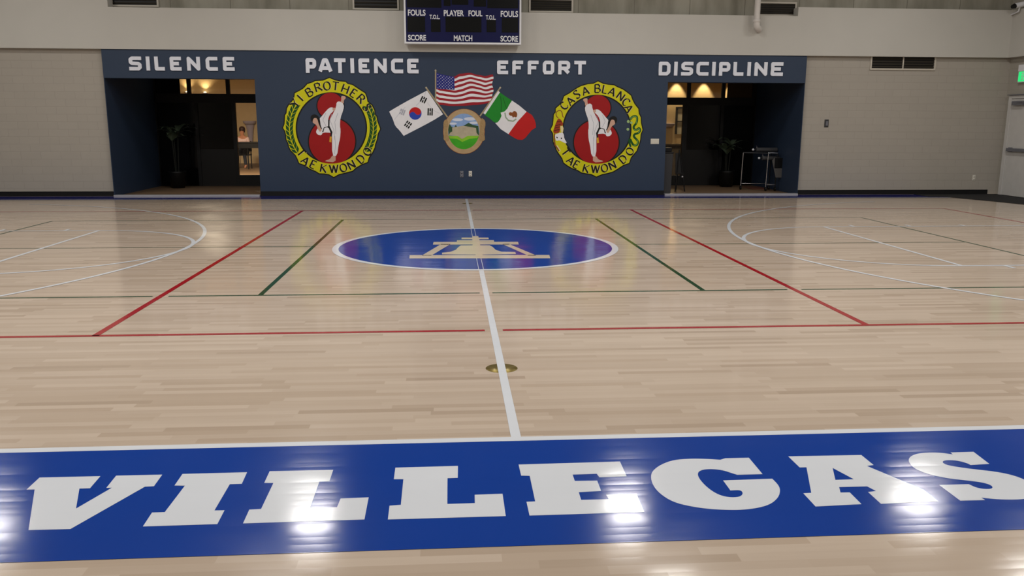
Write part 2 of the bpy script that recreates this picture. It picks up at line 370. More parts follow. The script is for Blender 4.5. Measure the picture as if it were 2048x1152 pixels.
# left storefront
root, zt, zd, ms, x0, x1 = storefront(-1, 'window_1', (301, 378, 456), (188, 206), ((490,),), '')
xs = [x0]+ms+[x1]
xdark = U(360, 176, y=YB).x
for i in range(len(xs)-1):
    if i == 1:
        boxo('transom_pane', (xs[i], YB-0.005, zt), (xdark, YB+0.005, AZB-0.04), DARKGLASS, root); boxo('transom_pane', (xdark, YB-0.005, zt), (xs[i+1], YB+0.005, AZB-0.04), GLASS, root)  # dark piece: the dim interior behind is put into the pane colour
    else: boxo('transom_pane', (xs[i], YB-0.005, zt), (xs[i+1], YB+0.005, AZB-0.04), DARKGLASS if i == 0 else GLASS, root)
xd = U(475, 280, y=YB).x; zk = U(490, 350, y=YB).z
dl = MB().box((xd-0.09, YB-0.04, 0), (xd, YB+0.04, zd)).box((xd, YB-0.04, 0), (x1-0.04, YB+0.04, zk)).build('door_frame', BLACKFRAME, root)
boxo('door_pane', (xd, YB-0.005, zk), (x1-0.04, YB+0.005, zd), GLASS, root)
xa = U(398, 300, y=YB).x
boxo('dark_pane', (x0+0.04, YB-0.01, 0.0), (xa-0.04, YB+0.01, zd), DARKGLASS, root)
boxo('mullion', (xa-0.04, YB-0.04, 0), (xa+0.04, YB+0.03, zd), BLACKFRAME, root)
boxo('dark_pane', (xa+0.04, YB-0.01, 0.9), (xd-0.09, YB+0.01, zd), DARKGLASS, root)
boxo('lower_panel', (xa+0.04, YB-0.02, 0.0), (xd-0.09, YB+0.01, 0.9), plain('bronze_panel', (17, 16, 15), 0.45), root)
# right storefront
root, zt, zd, ms, x0, x1 = storefront(1, 'window_2', (1378, 1447, 1508), (195, 210), ((1345,),), '')
xs = [x0]+ms+[x1]
xsl = U(1455, 176, y=YB).x
for i in range(len(xs)-1):
    if i == 2:
        boxo('transom_pane', (xs[i], YB-0.005, zt), (xsl, YB+0.005, AZB-0.04), GLASS, root)
        boxo('transom_pane', (xsl, YB-0.005, zt), (xs[i+1], YB+0.005, AZB-0.04), plain('dim_view_glass', (62, 46, 26), 0.2), root)  # dim brown view of the lobby painted into this pane's colour
    else: boxo('transom_pane', (xs[i], YB-0.005, zt), (xs[i+1], YB+0.005, AZB-0.04), DARKGLASS if i == 3 else GLASS, root)
xd = U(1363, 280, y=YB).x
boxo('door_pane', (x0+0.04, YB-0.005, 0.25), (xd, YB+0.005, zd), GLASS, root)
MB().box((xd, YB-0.04, 0), (xd+0.12, YB+0.04, zd)).box((x0+0.04, YB-0.04, 0), (xd, YB+0.04, 0.25)).build('door_frame', BLACKFRAME, root)
xa = U(1440, 300, y=YB).x
boxo('dark_pane', (xd+0.12, YB-0.01, 0.9), (xa-0.04, YB+0.01, zd), DARKGLASS, root)
boxo('lower_panel', (xd+0.12, YB-0.02, 0.0), (xa-0.04, YB+0.01, 0.9), plain('bronze_panel', (17, 16, 15), 0.45), root)
boxo('mullion', (xa-0.04, YB-0.04, 0), (xa+0.04, YB+0.03, zd), BLACKFRAME, root)
boxo('dark_pane', (xa+0.04, YB-0.01, 0.0), (x1-0.04, YB+0.01, zd), DARKGLASS, root)

# ------------------------------------------------------------------ things painted or laid on the floor
LVX = {'x': 0}
LV = {'green': 0.0008, 'red': 0.0014, 'blue': 0.0014, 'white': 0.0020, 'top': 0.0026}
def strip(mb, a, b, wd, z):
    a = Vector(a); b = Vector(b); d = (b-a).normalized(); n = Vector((-d.y, d.x))*wd/2
    return mb.add([(a.x+n.x, a.y+n.y, z), (b.x+n.x, b.y+n.y, z), (b.x-n.x, b.y-n.y, z), (a.x-n.x, a.y-n.y, z)], [(0, 3, 2, 1)])
def arc(mb, c, r, wd, a0, a1, z, n=64):
    vs = []
    for i in range(n+1):
        a = a0+(a1-a0)*i/n
        vs += [(c[0]+(r-wd/2)*math.cos(a), c[1]+(r-wd/2)*math.sin(a), z), (c[0]+(r+wd/2)*math.cos(a), c[1]+(r+wd/2)*math.sin(a), z)]
    return mb.add(vs, [(2*i, 2*i+1, 2*i+3, 2*i+2) for i in range(n)])
def line(segs, wd, colr, label, grp):
    mb = MB()
    LVX['x'] = (LVX['x']+1) % 5
    for i, (a, b) in enumerate(segs): strip(mb, a, b, wd, LV[colr]-0.00008*LVX['x']-0.000012*i)
    return tag(mb.build('court_line', {'green': F_GREEN, 'red': F_RED}.get(colr, F_WHITE)), label, 'court line', grp)
G_W, G_R, G_G = 'white basketball lines', 'red volleyball lines', 'green badminton lines'
line([((-XR, -6.775), (XR, -6.775))], 0.055, 'white', 'white sideline running along the top of the wide blue lettered band', G_W)
line([((-10.6, 6.79), (10.6, 6.79))], 0.05, 'white', 'thin white far sideline at the edge of the blue border under the back wall', G_W)
LV['low'] = 0.0015
line([((0, -6.75), (0, 6.77))], 0.052, 'low', 'white halfway line running from the blue band through the centre circle to the back wall', G_W)
for s, side in ((-1, 'left'), (1, 'right')):
    mb = MB(); arc(mb, (s*9.72, 0), 6.03, 0.05, *((-1.35, 1.35) if s < 0 else (PI-1.35, PI+1.35)), LV['white']+0.0002, 96)
    tag(mb.build('court_line', F_WHITE), 'large white three-point arc on the %s side of the floor' % side, 'court line', G_W)
    mb = MB(); arc(mb, (s*5.48, 0), 1.805, 0.05, *((-PI/2, PI/2) if s < 0 else (PI/2, 3*PI/2)), LV['white'], 64)
    tag(mb.build('court_line', F_WHITE), 'white free-throw half circle inside the %s three-point arc' % side, 'court line', G_W)
    line([((s*5.48, -1.83), (s*5.48, 1.83))], 0.05, 'white', 'white free-throw line closing the %s half circle' % side, G_W)
    for k, nm in ((-1, 'near'), (1, 'far')):
        segs = [((s*5.48, k*1.805), (s*11.0, k*1.805))]
        for q in (5.98, 6.9, 7.8): segs.append(((s*q, k*1.805), (s*q, k*1.99)))
        line(segs, 0.05, 'white', '%s white lane line with short tick marks on the %s side' % (nm, side), G_W)
    line([((s*3.0, -4.5), (s*3.0, 4.5))], 0.055, 'red', 'red attack line running into the distance %s of the centre circle' % side, G_R)
    line([((s*9.05, -4.5), (s*9.05, 4.5))], 0.05, 'red', 'red end line far out on the %s side of the floor' % side, G_R)
    line([((s*2.1, -3.04), (s*2.1, 3.04))], 0.048, 'green', 'short dark green service line just %s of the centre circle' % side, G_G)
    line([((s*6.7, -3.05), (s*6.7, 3.05))], 0.04, 'green', 'dark green end line crossing the %s key' % side, G_G)
    line([((s*2.1, 0.05), (s*6.7, 0.05))], 0.035, 'green', 'thin green middle line from the %s service line to the %s key' % (side, side), G_G)
    line([((-9.05, s*4.5), (-0.07, s*4.5)), ((0.07, s*4.5), (9.05, s*4.5))], 0.05, 'red', ('near red sideline crossing the floor in front of the centre circle' if s < 0 else 'far red sideline crossing the floor behind the centre circle'), G_R)
    line([((-6.7, s*3.05), (-3.07, s*3.05)), ((-2.93, s*3.05), (-0.06, s*3.05)), ((0.06, s*3.05), (2.93, s*3.05)), ((3.07, s*3.05), (6.7, s*3.05))], 0.04, 'green', ('near dark green sideline just in front of the centre circle' if s < 0 else 'far dark green sideline just behind the centre circle'), G_G)
# navy border under the back wall and black mat at the right door
tag(MB().add([(-XR, 6.815, 0.001), (XR, 6.815, 0.001), (XR, YW, 0.001), (-XR, YW, 0.001)], [(0, 1, 2, 3)]).build('border_stripe', F_NAVY), 'dark blue painted border along the foot of the back wall', 'floor border')
mat = [(10.55, 6.95), (10.95, 5.85), (11.2, 5.0), (11.5, 4.2), (12.19, 4.2), (12.19, 7.58), (10.2, 7.58), (10.2, 6.98)]
tag(MB().poly([(x, y, 0.008) for x, y in mat], thick=(0, 0, -0.006)).build('rubber_mat', F_BLACK), 'black rubber mat on the floor at the right corner door', 'mat')
# centre circle
root = thing('centre_circle', 'blue centre circle with white rim and tan hanging bell mark on the floor', 'floor emblem')
n = 120
circ = lambda r, z: [(r*math.cos(2*PI*i/n), r*math.sin(2*PI*i/n), z) for i in range(n)]
MB().poly(circ(1.77, 0.0016)).build('blue_disc', F_BLUE, root)
MB().poly(circ(1.84, 0.0020), [circ(1.76, 0.0020)]).build('white_rim', F_WHITE, root)
mb = MB(); strip(mb, (-0.0265, -1.77), (-0.026, 1.77), 0.006, 0.0021); strip(mb, (0.026, -1.77), (0.026, 1.77), 0.006, 0.0021); mb.build('halfway_outline', F_WHITE, root)
def fl(px, py, z): 
    p = U(px, py, z=0.0); return (p.x, p.y, z)
b3 = lambda pts, z: [fl(640+x/3.303, 440+y/3.303, z) for x, y in pts]
mb = MB()
for q in ([(935, 117), (1113, 117), (1115, 128), (935, 128)], [(905, 135), (1148, 134), (1151, 146), (903, 147)], [(750, 146), (1308, 145), (1313, 163), (746, 164)], [(593, 233), (1515, 232), (1521, 254), (590, 255)],
          [(800, 160), (862, 160), (735, 236), (672, 236)], [(1205, 160), (1247, 159), (1430, 236), (1375, 236)]): mb.poly(b3(q, 0.0024))
mb.build('bell_yoke', F_TAN, root)
MB().poly(b3([(1005, 108), (1045, 107), (1052, 130), (1058, 168), (1120, 168), (1142, 180), (1160, 198), (1200, 211), (1290, 213), (1295, 226), (1075, 230), (1065, 241), (1035, 241), (1028, 230), (806, 228), (806, 217), (860, 212), (897, 198), (912, 182), (930, 169), (1008, 168)], 0.0027)).build('bell', F_TAN, root)
# lettered band
root = thing('lettered_band', 'wide blue floor band with large white slab-serif letters nearest the camera', 'floor lettering', (0, -7.33, 0))
MB().add([(-XR, -7.87, 0.0014), (XR, -7.87, 0.0014), (XR, -6.802, 0.0014), (-XR, -6.802, 0.0014)], [(0, 1, 2, 3)]).build('blue_band', F_BLUE, root)
c5 = lambda L: [(x/2.9257, 850+y/2.9272) for x, y in L]
c6 = lambda L: [(680+x/2.9257, 850+y/2.9272) for x, y in L]
c7 = lambda L: [(1348+x/2.9257, 850+y/2.9272) for x, y in L]
def smooth_loop(P, it=2):
    for _ in range(it):
        Q = []
        for i in range(len(P)):
            a, b = P[i], P[(i+1) % len(P)]
            Q += [(a[0]*.75+b[0]*.25, a[1]*.75+b[1]*.25), (a[0]*.25+b[0]*.75, a[1]*.25+b[1]*.75)]
        P = Q
    return P
def smooth_open(P, it=2):
    for _ in range(it):
        Q = [P[0]]
        for i in range(len(P)-1):
            a, b = P[i], P[i+1]
            Q += [(a[0]*.75+b[0]*.25, a[1]*.75+b[1]*.25), (a[0]*.25+b[0]*.75, a[1]*.25+b[1]*.75)]
        P = Q+[P[-1]]
    return P
LET = [
 (c5([(155,381),(232,310),(588,302),(527,373),(465,375),(445,492),(655,370),(622,371),(680,299),(950,293),(901,361),(848,364),(412,612),(167,618),(203,380)]), []),
 (c5([(1068,289),(1446,279),(1415,347),(1345,349),(1255,503),(1314,502),(1272,583),(836,597),(890,515),(964,513),(1082,358),(1021,357)]), []),
 (c5([(1578,273),(1950,265),(1928,331),(1869,334),(1815,487),(1972,484),(1993,433)])+c6([(168,426),(143,556)])+c5([(1422,579),(1459,498),(1528,494),(1600,342),(1546,342)]), []),
 (c6([(324,252),(690,242),(689,312),(629,314),(628,465),(789,460),(788,411),(951,405),(970,536),(280,556),(290,475),(356,470),(371,320),(315,320)]), []),
 (c6([(1045,234),(1638,216),(1678,303),(1518,309),(1502,288),(1361,293),(1374,330),(1505,328),(1528,389),(1397,396),(1411,441),(1572,437),(1557,411),(1735,404),(1781,512),(1109,533),(1091,452),(1142,450),(1110,300),(1060,299)]), []),
 (c7([(438,194),(300,197),(270,206)])+smooth_open(c7([(270,206),(200,201),(100,199),(0,206),(-74,232),(-124,268),(-138,305),(-124,355),(-84,405),(-4,455),(100,480),(200,494),(300,500),(400,500),(500,487),(570,464),(612,425),(622,385),(612,355),(575,317)]))[1:]+c7([(287,327),(330,386)])+smooth_open(c7([(330,386),(385,383),(402,395),(400,412),(380,424),(330,427),(270,415),(215,385),(165,340),(138,300),(142,275),(175,262),(230,260),(290,268),(340,285),(370,294)]))[1:]+c7([(518,290)]), []),
 (c7([(668,186),(1096,178),(1168,237),(1128,242),(1462,382),(1548,450),(1211,464),(1135,395),(1182,389),(1130,362),(966,366),(974,398),(1028,397),(1097,466),(828,480),(756,402),(803,400),(775,250),(735,251)]), [c7([(928,254),(1052,320),(944,324)])]),
 (c7([(1845,230),(1752,159),(1617,163),(1632,175)])+smooth_open(c7([(1632,175),(1560,164),(1480,163),(1410,172),(1372,195),(1375,225),(1410,260),(1490,292),(1600,315),(1720,328),(1800,338),(1850,352),(1868,368),(1850,378),(1800,376),(1760,366),(1725,349)]))[1:]+c7([(1550,353),(1675,446),(1821,442),(1797,428)])+smooth_open(c7([(1797,428),(1880,437),(1970,440),(2048,437),(2105,424),(2128,400),(2120,370),(2060,325),(1980,295),(1880,275),(1760,262),(1650,247),(1590,235),(1568,220),(1580,210),(1620,208),(1670,213),(1720,228),(1735,237)]))[1:], []),
]
for pts, holes in LET:
    MB().poly([fl(x, y, 0.0022) for x, y in pts], [[fl(x, y, 0.0022) for x, y in h] for h in holes]).build('letter', F_WHITE, root)
# post socket covers set in the floor
for yy, lab in ((-5.52, 'round brass socket cover under the white halfway line near the blue band'), (5.8, 'small round brass socket cover under the halfway line near the back wall')):
    tag(MB().lathe((0, yy, 0), [(0.0, 0.0002), (0.105, 0.0002), (0.105, 0.0005), (0.0, 0.0006)], 40).build('socket_cover', BRASS), lab, 'floor cover', 'floor socket covers')

# ------------------------------------------------------------------ wall lettering
def wp(px, py, off): 
    p = U(px, py, y=YW); return Vector((p.x, YW-off, p.z))
BL = {'S': [[(1,1),(.18,1),(0,.88),(0,.62),(.14,.52),(.86,.48),(1,.38),(1,.12),(.82,0),(0,0)]], 'I': [[(.5,0),(.5,1)]], 'L': [[(0,1),(0,0),(1,0)]],
 'E': [[(1,1),(0,1),(0,0),(1,0)],[(0,.5),(.92,.5)]], 'N': [[(0,0),(0,1),(1,0),(1,1)]], 'C': [[(1,1),(.18,1),(0,.85),(0,.15),(.18,0),(1,0)]],
 'P': [[(0,0),(0,1),(.84,1),(1,.88),(1,.52),(.84,.40),(0,.40)]], 'A': [[(0,0),(.38,1),(.62,1),(1,0)],[(.18,.28),(.82,.28)]], 'T': [[(0,1),(1,1)],[(.5,1),(.5,0)]],
 'F': [[(1,1),(0,1),(0,0)],[(0,.48),(.92,.48)]], 'O': [[(.15,0),(0,.15),(0,.85),(.15,1),(.85,1),(1,.85),(1,.15),(.85,0),(.15,0)]],
 'R': [[(0,0),(0,1),(.84,1),(1,.88),(1,.55),(.84,.43),(0,.43)],[(.5,.43),(1,0)]], 'D': [[(0,0),(0,1),(.78,1),(1,.82),(1,.18),(.78,0),(0,0)]]}
def ribbon(mb, P, wds, thick=None, joints=True):
    """flat stroke in a wall plane (all P share y); wds = width or fn(dx,dz)"""
    P = [Vector(p) for p in P]
    for i in range(len(P)-1):
        mb.step = getattr(mb, 'step', 0)+1; dy = Vector((0, -0.00002*(mb.step % 40), 0))
        a, b = P[i]+dy, P[i+1]+dy; d = b-a
        if d.length < 1e-6: continue
        d.normalize(); wd = wds(d) if callable(wds) else wds
        nrm = Vector((-d.z, 0, d.x))*wd/2
        mb.poly([a+nrm, b+nrm, b-nrm, a-nrm], thick=thick)
        if joints and i > 0:
            dj = Vector((0, 0.00001, 0)); mb.poly([a+dj+Vector((math.cos(k*PI/5), 0, math.sin(k*PI/5)))*wd/2 for k in range(10)], thick=thick)
    return mb
k1 = lambda x: 200+x/2.926
k2 = lambda x: 980+x/3.4133
WORDS = [('SILENCE', [(168,248),(268,297),(318,382),(408,480),(508,590),(618,692),(718,790)], k1, (113.0, 141.0), 'white raised wall word SILENCE above the left doorway'),
 ('PATIENCE', [(1203,1268),(1276,1362),(1370,1440),(1467,1487),(1512,1578),(1603,1680),(1703,1775),(1797,1865)], k1, (116.5, 146.0), 'white raised wall word PATIENCE above the left round emblem'),
 ('EFFORT', [(48,123),(152,225),(257,330),(360,437),(465,545),(575,652)], k2, (121.0, 148.5), 'white raised wall word EFFORT between the centre flag and right emblem'),
 ('DISCIPLINE', [(1152,1228),(1256,1278),(1306,1383),(1410,1488),(1515,1537),(1564,1635),(1662,1726),(1755,1778),(1806,1888),(1918,1995)], k2, (123.5, 151.0), 'white raised wall word DISCIPLINE above the right doorway')]
for word, boxes, kf, (ya, yb), lab in WORDS:
    xa_, xb_ = kf(boxes[0][0]), kf(boxes[-1][1])
    root = thing('wall_word', lab, 'sign', wp((xa_+xb_)/2, yb, 0), 'raised words across the blue wall')
    for ch, (a, b) in zip(word, boxes):
        pa, pb = wp(kf(a), ya+0.0106*(kf(a)-xa_)*0.4, 0), wp(kf(b), yb+0.0106*(kf(b)-xa_)*0.4, 0)
        h = pa.z-pb.z; t = h*0.255
        mb = MB()
        if ch == 'I':
            xm = (pa.x+pb.x)/2; ribbon(mb, [(xm, YW-0.028, pb.z), (xm, YW-0.028, pa.z)], t*1.0, (0, 0.026, 0))
        else:
            for st in BL[ch]:
                Q = [Vector((pa.x+t/2+x*(pb.x-pa.x-t), YW-0.028, pb.z+t/2+y*(h-t))) for x, y in st]
                # butt the free ends out to the letter box
                for e, f in ((0, 1), (-1, -2)):
                    d = (Q[e]-Q[f]).normalized()
                    if st[e][0] in (0, 1) or st[e][1] in (0, 1): Q[e] = Q[e]+d*t*(0.5 if max(abs(d.x), abs(d.z)) > 0.99 else 0.12)
                ribbon(mb, Q, t, (0, 0.026, 0))
        mb.build('letter', LETTERW, root)

# ------------------------------------------------------------------ round emblems
SER = {'Y': [[(0,1),(.45,.5)],[(.9,1),(.45,.5),(.45,0)]], 'I': [[(.1,0),(.1,1)]], 'B': [[(0,0),(0,1)],[(0,1),(.4,1),(.58,.86),(.55,.64),(.4,.54),(0,.54)],[(.4,.54),(.65,.4),(.66,.16),(.45,0),(0,0)]],
 'R': [[(0,0),(0,1)],[(0,1),(.4,1),(.6,.86),(.58,.62),(.4,.5),(0,.5)],[(.3,.5),(.75,0)]], 'O': [[(.4+.4*math.cos(k*PI/8), .5+.5*math.sin(k*PI/8)) for k in range(17)]],
 'T': [[(0,1),(.8,1)],[(.4,1),(.4,0)]], 'H': [[(0,0),(0,1)],[(.7,0),(.7,1)],[(0,.5),(.7,.5)]], 'E': [[(0,0),(0,1)],[(0,1),(.55,1)],[(0,.52),(.45,.52)],[(0,0),(.58,0)]],
 'S': [[(.55,.86),(.42,1),(.18,1),(.03,.86),(.06,.68),(.25,.56),(.45,.44),(.58,.3),(.55,.12),(.38,0),(.15,0),(0,.14)]], 'A': [[(0,0),(.4,1)],[(.4,1),(.8,0)],[(.15,.34),(.65,.34)]],
 'K': [[(0,0),(0,1)],[(.65,1),(0,.48)],[(.15,.56),(.7,0)]], 'W': [[(0,1),(.28,0)],[(.28,0),(.52,.95)],[(.52,.95),(.78,0)],[(.78,0),(1.05,1)]], 'N': [[(0,0),(0,1)],[(0,1),(.7,0)],[(.7,0),(.7,1)]],
 'D': [[(0,0),(0,1)],[(0,1),(.35,1),(.62,.85),(.74,.5),(.62,.15),(.35,0),(0,0)]], 'C': [[(.7,.84),(.5,1),(.28,.98),(.08,.78),(.02,.5),(.08,.22),(.28,.02),(.5,0),(.7,.16)]], 'L': [[(0,1),(0,0)],[(0,0),(.55,0)]]}
def emblem(label, conv, C, R, outer, text, deco, mirror, loc_px):
    """conv: crop point -> pixel; C,R crop centre/radius of inner circle"""
    root = thing('martial_arts_emblem', label, 'wall emblem', wp(*conv(*loc_px), 0), 'round martial arts emblems')
    P = lambda pts, off: [wp(*conv(x, y), off) for x, y in pts]
    cir = lambda c, r, off, n=72: P([(c[0]+r*math.cos(2*PI*i/n), c[1]+r*math.sin(2*PI*i/n)) for i in range(n)], off)
    oc = outer; inner = [(C[0]+(x-C[0])*0.976, C[1]+(y-C[1])*0.976) for x, y in oc]
    MB().poly(P(oc, 0.002), [cir(C, R-10, 0.002)], thick=(0, 0.0015, 0)).build('black_outline', P_BLK, root)
    ring = MB().poly(P(inner, 0.004), [cir(C, R+4, 0.004)], thick=(0, 0.0015, 0)).build('yellow_ring', P_YEL, root)
    pc = wp(*conv(*C), 0)
    for ch, (x, y), up in text:
        p = wp(*conv(x, y), 0); v = (p-pc); v.y = 0; v.normalize()
        if not up: v = -v
        r_ = Vector((v.z, 0, -v.x)); sz = 0.168
        st = SER[ch]; wmax = max(q[0] for s_ in st for q in s_)
        nib = math.radians(28)
        ang = math.atan2(r_.z, r_.x)
        def wid(d):
            a = math.atan2(d.z, d.x)-ang
            return 0.010+0.026*abs(math.sin(a-nib))
        for off, mt, sh in ((0.0055, P_CREAM, 0.010), (0.007, P_BLK, 0.0)):
            mb = MB()
            for s_ in st:
                Q = [Vector((p.x, YW-off, p.z))+r_*((q[0]-wmax/2)*sz+sh)+v*((q[1]-.5)*sz) for q in s_]
                ribbon(mb, Q, wid)
            mb.build('letter' if mt is P_BLK else 'letter_shade', mt, root)
    # figure, traced on the left emblem; mirrored for the right one
    g = (lambda L: [(x, y) for x, y in L]) if not mirror else (lambda L: [(C[0]-(x-615)*R/354, C[1]+(y-580)*R/354) for x, y in L])
    gc = lambda c: g([c])[0]
    k = R/354
    for c, r in (((605, 357), 135), ((622, 715), 237)):
        MB().poly(cir(gc(c), (r+6)*k, 0.0030)).build('disc_outline', P_BLK, root)
    for c, r in (((605, 357), 130), ((622, 715), 231)):
        MB().poly(cir(gc(c), r*k, 0.0036)).build('red_disc', P_RED, root)
    fig = MB()
    body = fig
    def part(name, mat, pts, off, par, it=1): return MB().poly(P(g(smooth_loop(pts, it)), off)).build(name, mat, par)
    kick = part('kicking_figure', P_WHT, [(495,487),(520,462),(545,430),(590,380),(622,372),(648,388),(640,408),(600,445),(580,500),(590,520),(610,480),(640,420),(662,370),(668,320),(700,312),(742,345),(736,400),(705,480),(700,560),(708,600),(702,690),(688,740),(672,864),(622,860),(622,640),(612,628),(530,625),(515,655),(480,650),(458,622),(478,580),(505,570),(497,530)], 0.0045, root)
    part('raised_foot', P_SKIN, [(712,258),(755,262),(760,285),(740,300),(738,342),(705,325),(715,300)], 0.0042, kick)
    part('standing_foot', P_SKIN, [(625,855),(658,855),(657,925),(553,917),(556,905),(600,895)], 0.0042, kick)
    part('face', P_SKIN, [(432,475),(470,470),(490,520),(500,570),(522,600),(500,625),(480,590),(465,550),(430,530),(422,500)], 0.0050, kick)
    part('hair', P_BLK, [(405,475),(420,448),(455,443),(488,465),(502,500),(508,560),(524,592),(512,592),(488,540),(472,482),(442,480),(430,500),(428,525),(412,508)], 0.0054, kick)
    part('hand', P_SKIN, [(625,380),(650,376),(658,395),(645,412),(628,405)], 0.0052, kick)
    mb = MB().poly(P(g([(583,500),(598,500),(596,560),(626,622),(618,668),(605,665),(608,632),(590,585),(572,572),(545,582),(534,622),(522,622),(540,575),(582,563)]), 0.0054)); mb.build('belt', P_BLK, kick)
    MB().poly(P(g([(600,665),(618,668),(615,725),(594,720)]), 0.0056)).build('belt_end', P_GOLD, kick)
    mb = MB()
    for f in ([(620,440),(600,500),(640,600),(650,700)], [(680,430),(650,520),(660,640)], [(560,430),(530,500),(560,560)], [(650,660),(655,760),(648,840)]):
        ribbon(mb, P(g(f), 0.0050), 0.008)
    mb.build('gi_folds', P_GREY, kick)
    deco(root, P, cir)
    return root
def wreath(root, P, cir):
    for a0, a1 in ((149, 212), (-30, 30)):
        mb = MB(); hi = MB(); N_ = 11
        for i in range(N_):
            a = math.radians(a0+(a1-a0)*i/(N_-1))
            for s in (-1, 1):
                r = 420+s*20; c = (615+r*math.cos(a), 580-r*math.sin(a))
                t = a+PI/2+s*0.45*(1 if a0 > 90 else -1)
                dx, dy = math.cos(t), -math.sin(t); nx, ny = -dy, dx
                l, w_ = 40, 15
                mb.poly(P([(c[0]+dx*l, c[1]+dy*l), (c[0]+nx*w_, c[1]+ny*w_), (c[0]-dx*l, c[1]-dy*l), (c[0]-nx*w_, c[1]-ny*w_)], 0.0052))
        mb.build('laurel_branch', P_GRN, root)
def beasts(root, P, cir):
    z4 = lambda L: [(52.4+x/1.833, 262+y/1.833) for x, y in L]       # tiger crop -> emblem crop
    tg = MB().poly(P(smooth_loop(z4([(255,350),(300,370),(340,430),(350,470),(320,500),(290,490),(290,600),(250,640),(180,640),(150,610),(190,490),(215,420)]), 1), 0.0052)).build('tiger', P_ORG, root)
    mb = MB(); ribbon(mb, P(smooth_open(z4([(355,330),(340,320),(325,220),(280,195),(215,225),(210,300),(255,350)])), 0.0053), 0.018); ribbon(mb, P(z4([(180,640),(180,760),(190,860),(270,980)]), 0.0053), 0.030); mb.build('tiger_tail_and_leg', P_BRN, tg)
    mb = MB()
    for q in ([(200,500),(250,480),(300,470)], [(185,540),(240,525),(285,520)], [(170,590),(230,575),(280,570)], [(230,420),(270,405),(320,420)]): ribbon(mb, P(z4(q), 0.0057), 0.012)
    mb.build('tiger_stripes', P_BLK, tg)
    MB().poly(P(smooth_loop(z4([(190,660),(250,640),(330,620),(360,650),(370,740),(420,820),(400,835),(330,800),(270,770),(220,790),(195,740)]), 1), 0.0056)).build('tiger_head', P_WHT, tg)
    mb = MB().poly(P(z4([(300,725),(325,720),(325,750),(305,750)]), 0.006)); mb.poly(P(z4([(215,700),(245,715),(240,740),(220,725)]), 0.006)); mb.build('tiger_face_marks', P_BLK, tg)
    mb = MB().poly(P(z4([(295,500),(340,500),(355,540),(345,620),(310,620),(300,570)]), 0.0054)); mb.poly(P(z4([(215,870),(240,870),(300,960),(285,1000),(250,975)]), 0.0054)); mb.build('tiger_paws', P_CREAM, tg)
    z5 = lambda L: [(838+x/2.199, 314+y/2.199) for x, y in L]
    mb = MB(); ribbon(mb, P(smooth_open(z5([(240,330),(290,260),(380,255),(400,320),(375,430),(310,490),(320,560),(380,580),(440,520),(470,590),(420,650),(330,670),(310,730),(380,790),(420,850),(390,930),(310,930),(265,860),(240,790),(215,800),(215,870),(240,950)])), 0.0055), 0.046)
    dg = mb.build('dragon', P_GRN, root)
    mb = MB(); 
    for c in (((190, 380), 34), ((180, 560), 32), ((250, 300), 34), ((260, 410), 30), ((345, 720), 22)): mb.poly(cir(z5([c[0]])[0], c[1]/2.2, 0.0050, 16))
    mb.build('dragon_clouds', plain('pale_green_paint', (150, 180, 120), 0.5), dg)
    mb = MB(); ribbon(mb, P(smooth_open(z5([(240,330),(290,265),(375,262),(390,320),(370,430)])), 0.0062), 0.012); ribbon(mb, P(smooth_open(z5([(315,565),(380,585),(435,530),(462,590),(415,645)])), 0.0062), 0.012); ribbon(mb, P(smooth_open(z5([(385,795),(412,850),(385,925),(310,925)])), 0.0062), 0.012); mb.build('dragon_belly', plain('light_green_paint', (120, 170, 90), 0.5), dg)
T1 = [('Y',(250,335),1),('I',(300,283),1),('B',(395,222),1),('R',(485,172),1),('O',(570,160),1),('T',(657,162),1),('H',(755,190),1),('E',(840,235),1),('R',(915,290),1),('S',(972,375),1),
      ('T',(312,828),0),('A',(355,910),0),('E',(435,948),0),('K',(540,985),0),('W',(640,990),0),('O',(735,980),0),('N',(815,950),0),('D',(910,890),0),('O',(975,818),0)]
T2 = [('C',(252,322),1),('A',(318,272),1),('S',(385,203),1),('A',(475,167),1),('B',(603,142),1),('L',(682,150),1),('A',(755,175),1),('N',(845,222),1),('C',(900,283),1),('A',(930,350),1),
      ('T',(268,808),0),('A',(322,897),0),('E',(383,940),0),('K',(485,980),0),('W',(580,985),0),('O',(675,975),0),('N',(757,945),0),('D',(870,880),0),('O',(940,800),0)]
O1 = [(595,68),(650,92),(700,103),(760,108),(782,130),(830,140),(890,180),(960,225),(978,270),(985,310),(1030,350),(1055,400),(1058,440),(1075,460),(1088,520),(1115,590),(1090,640),(1080,700),(1062,750),(1058,780),(1035,830),(1000,880),(985,930),(930,950),(870,985),(830,1020),(790,1030),(730,1045),(690,1055),(640,1083),(590,1055),(540,1047),(490,1045),(460,1025),(400,1000),(340,960),(285,940),(270,900),(250,860),(200,810),(180,770),(175,740),(155,700),(150,650),(140,610),(120,580),(135,540),(138,500),(140,450),(155,430),(160,380),(180,345),(220,300),(235,270),(240,225),(290,200),(330,175),(370,130),(420,115),(450,100),(530,95)]
O2 = [(608,55),(660,80),(720,92),(780,97),(810,115),(870,140),(920,175),(960,208),(975,250),(1000,300),(1040,350),(1045,400),(1065,440),(1068,500),(1085,575),(1065,620),(1060,680),(1050,720),(1035,760),(1020,800),(985,840),(960,870),(940,930),(880,950),(820,990),(770,1020),(720,1035),(650,1050),(590,1075),(540,1050),(480,1040),(430,1030),(390,1005),(330,985),(280,955),(240,925),(225,880),(190,830),(165,790),(150,750),(130,700),(128,640),(125,610),(100,570),(125,520),(130,470),(135,410),(155,385),(155,345),(200,305),(225,270),(245,215),(300,185),(350,150),(390,125),(430,105),(500,85),(560,80)]
